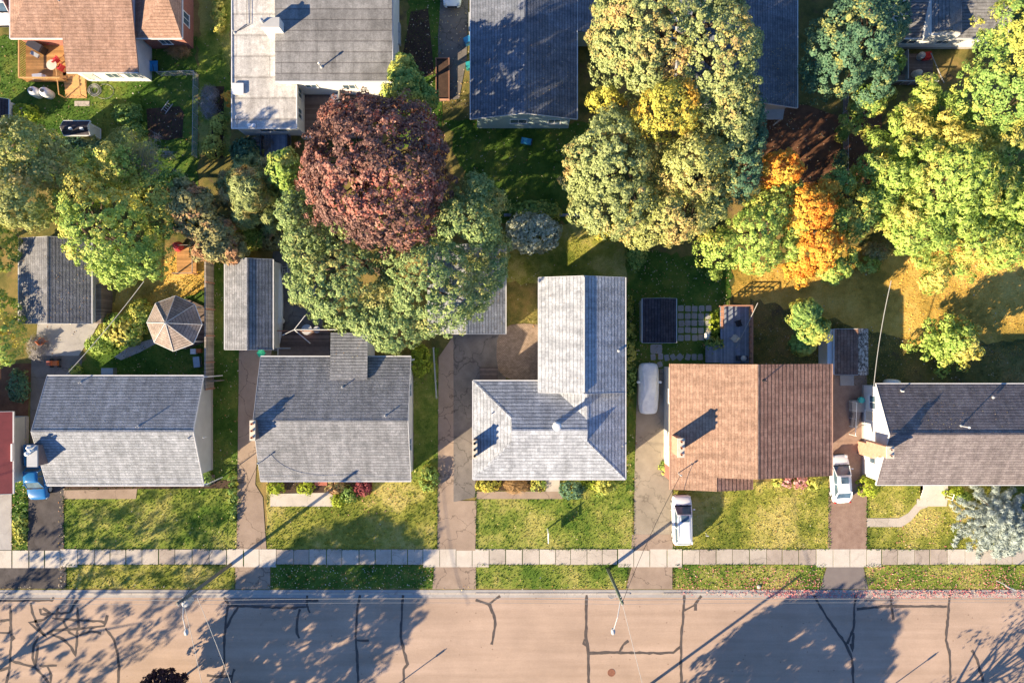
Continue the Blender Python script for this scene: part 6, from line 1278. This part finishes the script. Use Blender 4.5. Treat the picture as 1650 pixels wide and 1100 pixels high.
# shrubs
S = [('white_flowering_bush', 'large rounded bush dotted white beside the low blue wall', 858, 376, 44, 3.4, 'leaf_white', 32), ('green_bush', 'feathery green bush behind the white-dotted one', 862, 340, 40, 1.8, 'leaf_green', 18),
     ('green_bush', 'low green bush on the shaded lawn right of the ribbed wing', 1027, 410, 16, 1.6, 'leaf_green', 22), ('round_shrub', 'round bright lime shrub at the corner of the white-walled house', 1400, 784, 17, 1.6, 'leaf_box', 15),
     ('clipped_shrub', 'left round clipped bright shrub before the dark grey bungalow', 444, 785, 12, .9, 'leaf_box', 11), ('clipped_shrub', 'right round clipped bright shrub before the dark grey bungalow, beside the brick step', 492, 786, 12, .9, 'leaf_box', 10),
     ('clipped_shrub', 'round clipped bright shrub at the right end of the pale front path', 545, 806, 11, .9, 'leaf_box', 10), ('flower_bush', 'orange flowering bush left of the dark red one', 541, 785, 13, .8, 'leaf_rust', 10),
     ('green_bush', 'small green bush between orange and dark red bushes', 560, 798, 12, .9, 'leaf_green', 12), ('red_bush', 'dark red bush under the front eave of the dark grey bungalow', 584, 786, 13, .9, 'leaf_red', 12),
     ('yellow_bush', 'yellow-green bush at the rear right corner of the dark grey bungalow', 676, 580, 18, 1.6, 'leaf_box', 24), ('green_bush', 'leafy bush on the right front corner of the dark grey bungalow', 692, 772, 14, 1.0, 'leaf_green', 22),
     ('mixed_bush', 'green and gold bush row at the left front of the pale hip-roofed house', 786, 781, 22, .9, 'leaf_yellow', 9), ('grass_clump', 'straw brown ornamental grass clump before the pale hip-roofed house', 832, 783, 20, .8, 'leaf_straw', 10),
     ('green_bush', 'green bush left of the front step of the pale hip-roofed house', 868, 782, 12, .9, 'leaf_green', 10), ('dark_shrub', 'rounded dark green shrub right of the front step of the pale hip-roofed house', 921, 788, 19, 1.4, 'leaf_bluegreen', 15),
     ('lime_bush', 'lime bush next to the rounded dark shrub', 948, 778, 12, .8, 'leaf_box', 9), ('green_bush', 'pale green bush near the right front corner of the pale hip-roofed house', 974, 783, 16, 1.0, 'leaf_green', 14),
     ('hydrangea', 'pink flowering hydrangea before the brown east roof', 1282, 776, 24, 1.0, 'leaf_pink', 10), ('green_bush', 'green bush right of the pink hydrangea', 1312, 776, 12, 1.0, 'leaf_green', 13), ('green_bush', 'green bush left of the pink hydrangea', 1254, 774, 10, .8, 'leaf_lime', 9),
     ('green_bush', 'tall grass clump on the left side of the blue grey deck', 1152, 556, 14, 1.0, 'leaf_green', 12), ('yellow_bush', 'yellow clump painting the sunlit strip of lawn beside the deck', 1152, 522, 8, .6, 'leaf_box', 20),  # the yellow clump is sunlight on the lawn, put in as leaf colour
     ('hedge', 'leafy green hedge strip left of the gazebo', 196, 530, 36, 1.7, 'leaf_lime', 26), ('hedge', 'lower part of the leafy hedge under the grey service cable', 160, 556, 22, 1.3, 'leaf_lime', 14), ('green_bush', 'bright green bush touching the left side of the gazebo', 225, 505, 18, 1.5, 'leaf_green', 22),
     ('green_bush', 'dark bush beside the black shed with skylights', 130, 235, 30, 1.8, 'leaf_bluegreen', 18), ('green_bush', 'green bush at the left of the dug garden bed', 205, 185, 22, 1.2, 'leaf_green', 18), ('green_bush', 'shaggy bush left below the dug garden bed', 216, 212, 20, 1.2, 'leaf_green', 14),
     ('green_bush', 'yellow-green bush left of the black shed with skylights', 38, 182, 20, 1.6, 'leaf_box', 14), ('green_bush', 'bush in the strip right of the wire fence, lower one', 342, 235, 14, 1.4, 'leaf_green', 20), ('twig_pile', 'pale twiggy shrub in the strip right of the wire fence', 338, 165, 12, 1.2, 'twig_grey', 24),
     ('green_bush', 'bush in the strip right of the wire fence, upper one', 352, 200, 12, 1.2, 'leaf_green', 16), ('green_bush', 'small plants along the lawn edge right of the red brick wall', 352, 20, 9, .9, 'leaf_lime', 34), ('dry_bush', 'dry pale bush at the wall of the red brick wing', 288, 82, 18, .9, 'leaf_straw', 7),
     ('orange_bush', 'small orange bush against the west wall of the flat-roofed house', 369, 160, 6, 1.8, 'leaf_orange', 10), ('green_bush', 'dark bush below the corner of the flat-roofed house', 398, 245, 26, 1.6, 'leaf_bluegreen', 22), ('dry_bush', 'orange-brown low shrub right of the drooping tree', 440, 385, 26, 1.2, 'leaf_rust', 16),
     ('green_bush', 'green bush left of the narrow shed roof', 352, 400, 22, 2.0, 'leaf_lime', 16), ('green_bush', 'dark green bush above the covered canoe', 398, 385, 30, 1.6, 'leaf_green', 18), ('gold_bush', 'golden bush on the sunlit strip behind the ribbed wing', 980, 372, 26, 1.5, 'leaf_yellow', 12),
     ('green_bush', 'green bush below the lime green maple by the trellis', 1150, 440, 10, 1.2, 'leaf_lime', 10), ('pink_bush', 'pinkish twiggy bush at the foot of the bright lime tree', 1412, 405, 20, 1.6, 'leaf_rust', 14), ('green_bush', 'small bush below the pinkish twiggy one', 1400, 425, 18, 1.4, 'leaf_lime', 12),
     ('vine', 'climbing green plant on the wire fence of the mulched yard', 1358, 215, 8, 1.6, 'leaf_green', 12), ('vine', 'dark climbing plant lower on the wire fence of the mulched yard', 1356, 260, 8, 1.6, 'leaf_bluegreen', 16), ('yellow_bush', 'yellowish bush below the cluttered brown deck', 1425, 150, 22, 1.4, 'leaf_yellow', 12),
     ('green_bush', 'green bush at the right of the cluttered brown deck', 1440, 100, 14, 2.4, 'leaf_lime', 22), ('hedge', 'low leafy strip along the left side of the blue pickup', 32, 740, 8, .7, 'leaf_green', 40), ('hedge', 'low leafy strip between the two left driveways near the sidewalk', 33, 840, 9, .5, 'leaf_green', 40),
     ('hedge', 'thin leafy strip along the east wall of the ribbed wing', 1016, 560, 7, .8, 'leaf_green', 80), ('green_bush', 'dark bush at the left edge beside the lower yard', 28, 620, 14, 1.4, 'leaf_bluegreen', 26), ('twig_pile', 'tangle of twigs beside the concrete before the left garage', 60, 560, 14, .7, 'twig_grey', 18),
     ('green_bush', 'bush at the right front corner of the metal-chimney bungalow', 333, 770, 10, .8, 'leaf_green', 8), ('hedge', 'leafy strip along the sunny end of the reddish driveway', 375, 800, 6, .5, 'leaf_green', 44), ('low_shrub', 'small shrub beneath the rear eave of the metal-chimney bungalow', 122, 597, 8, .6, 'leaf_green', 6),
     ('green_bush', 'bush on the front corner of the white-walled house', 1536, 790, 16, 1.0, 'leaf_box', 8), ('lime_bush', 'yellow-green small shrub beside the front steps handrail', 1552, 800, 12, .7, 'leaf_lime', 8), ('weeds', 'weeds on the driveway edge by the grey plant pot', 1072, 752, 7, .4, 'leaf_lime', 9), ('twig_pile', 'bare twiggy heap below the corner of the flat-roofed house', 420, 232, 16, .9, 'twig_grey', 10)]
for i, (nm, lb, px, py, rx, h_, mt, ry) in enumerate(S):
    kw = {}
    if mt == 'twig_grey' or mt == 'leaf_straw': kw = dict(pointy=2.5, m=18)
    shrub(nm, lb, px, py, rx, h_, mt, rpy=ry, n=6, seed=200+i, ls=.085 if rx < 25 else .1, **kw)
# leaves lying on roofs
def rooflitter(px0, py0, px1, py1, z0, z1, vert, n, mat='litter'):
    q = rng.uniform(0, 1, (n, 2)); X = px0+(px1-px0)*q[:, 0]; Y = py0+(py1-py0)*q[:, 1]; f = (q[:, 1] if vert else q[:, 0]); z = z0+(z1-z0)*f+.03; sc_ = (ALT-z)/FOC
    x = (X-825)*sc_; y = (550-Y)*sc_; a = rng.uniform(0, 6.283, n); s_ = rng.uniform(.02, .045, n)
    return np.stack([np.stack([x+np.cos(a+k*1.5708)*s_, y+np.sin(a+k*1.5708)*s_, z], 1) for k in range(4)], 1)
RL = [rooflitter(1415, 620, 1640, 697, 3.2, 5.42, True, 60), rooflitter(1232, 70, 1283, 168, 5.5, 4.25, False, 160), rooflitter(760, 40, 843, 180, 4.25, 5.82, False, 60), rooflitter(848, 60, 928, 185, 5.8, 4.25, False, 90),
      rooflitter(32, 390, 74, 515, 2.75, 3.75, False, 40), rooflitter(78, 430, 145, 515, 3.75, 2.75, False, 50), rooflitter(690+65, 400, 812, 535, 4.05, 3.05, False, 60), rooflitter(870, 455, 938, 625, 5.35, 6.7, False, 25), rooflitter(535, 540, 590, 605, 4.45, 4.25, True, 20)]
o = bpy.data.objects.new('fallen_leaves', quads('fallen_leaves', np.concatenate(RL), 'litter')); C.objects.link(o); o['kind'] = 'stuff'
# trees south of the street: their tops stay below the frame, their shade falls across the road
def bigtree(nm, lb, x, y, R, zb, zt, mat, seed, nb=12, **kw):
    L = masses([(x, y, (zb+zt)/2, R, R, (zt-zb)/2)], n=11, seed=seed, f=.4); tree(nm, lb, x, y, L, mat, r=.3, nb=nb, seed=seed, **kw)
bigtree('street_tree', 'broad green tree across the road whose shade covers the left part of the street', -34.6, -38.2, 7.2, 2.6, 12.1, 'leaf_maple', 301, cr=.55, spacing=.88, gap=-2.0, ls=.13)
bigtree('street_tree', 'open-crowned green tree across the road at the far left', -57.0, -37.0, 7.6, 3, 14, 'leaf_maple', 302, nb=5, m=20, spacing=1.15, inner=.05, gap=-1.0, ls=.13)
bigtree('street_tree', 'wide low green tree across the road shading the right part of the street', 12.8, -42.3, 7.0, 2.5, 10.4, 'leaf_maple', 303, cr=.6, spacing=.75, gap=-9, ls=.14)
x, y = 37.4, -37.6; L = limbs(x, y, 3.5, 5.5, 8.5, 14, seed=33, w=.7); tree('crab_apple', 'sparse pink-leafed tree across the road at the right', x, y, L, 'leaf_pink', r=.28, nb=22, seed=304, cr=.5, m=9, spacing=.7, inner=0)
x, y = P2(262, 1122, 3.0); L = masses([(x, y, 2.6, 2.3, 2.0, 1.8)], n=7, seed=305); tree('purple_plum', 'dark purple-leafed small tree at the bottom edge of the road', x, y, L, 'leaf_purple', r=.12, seed=305, ls=.1, cr=.35, spacing=.5)
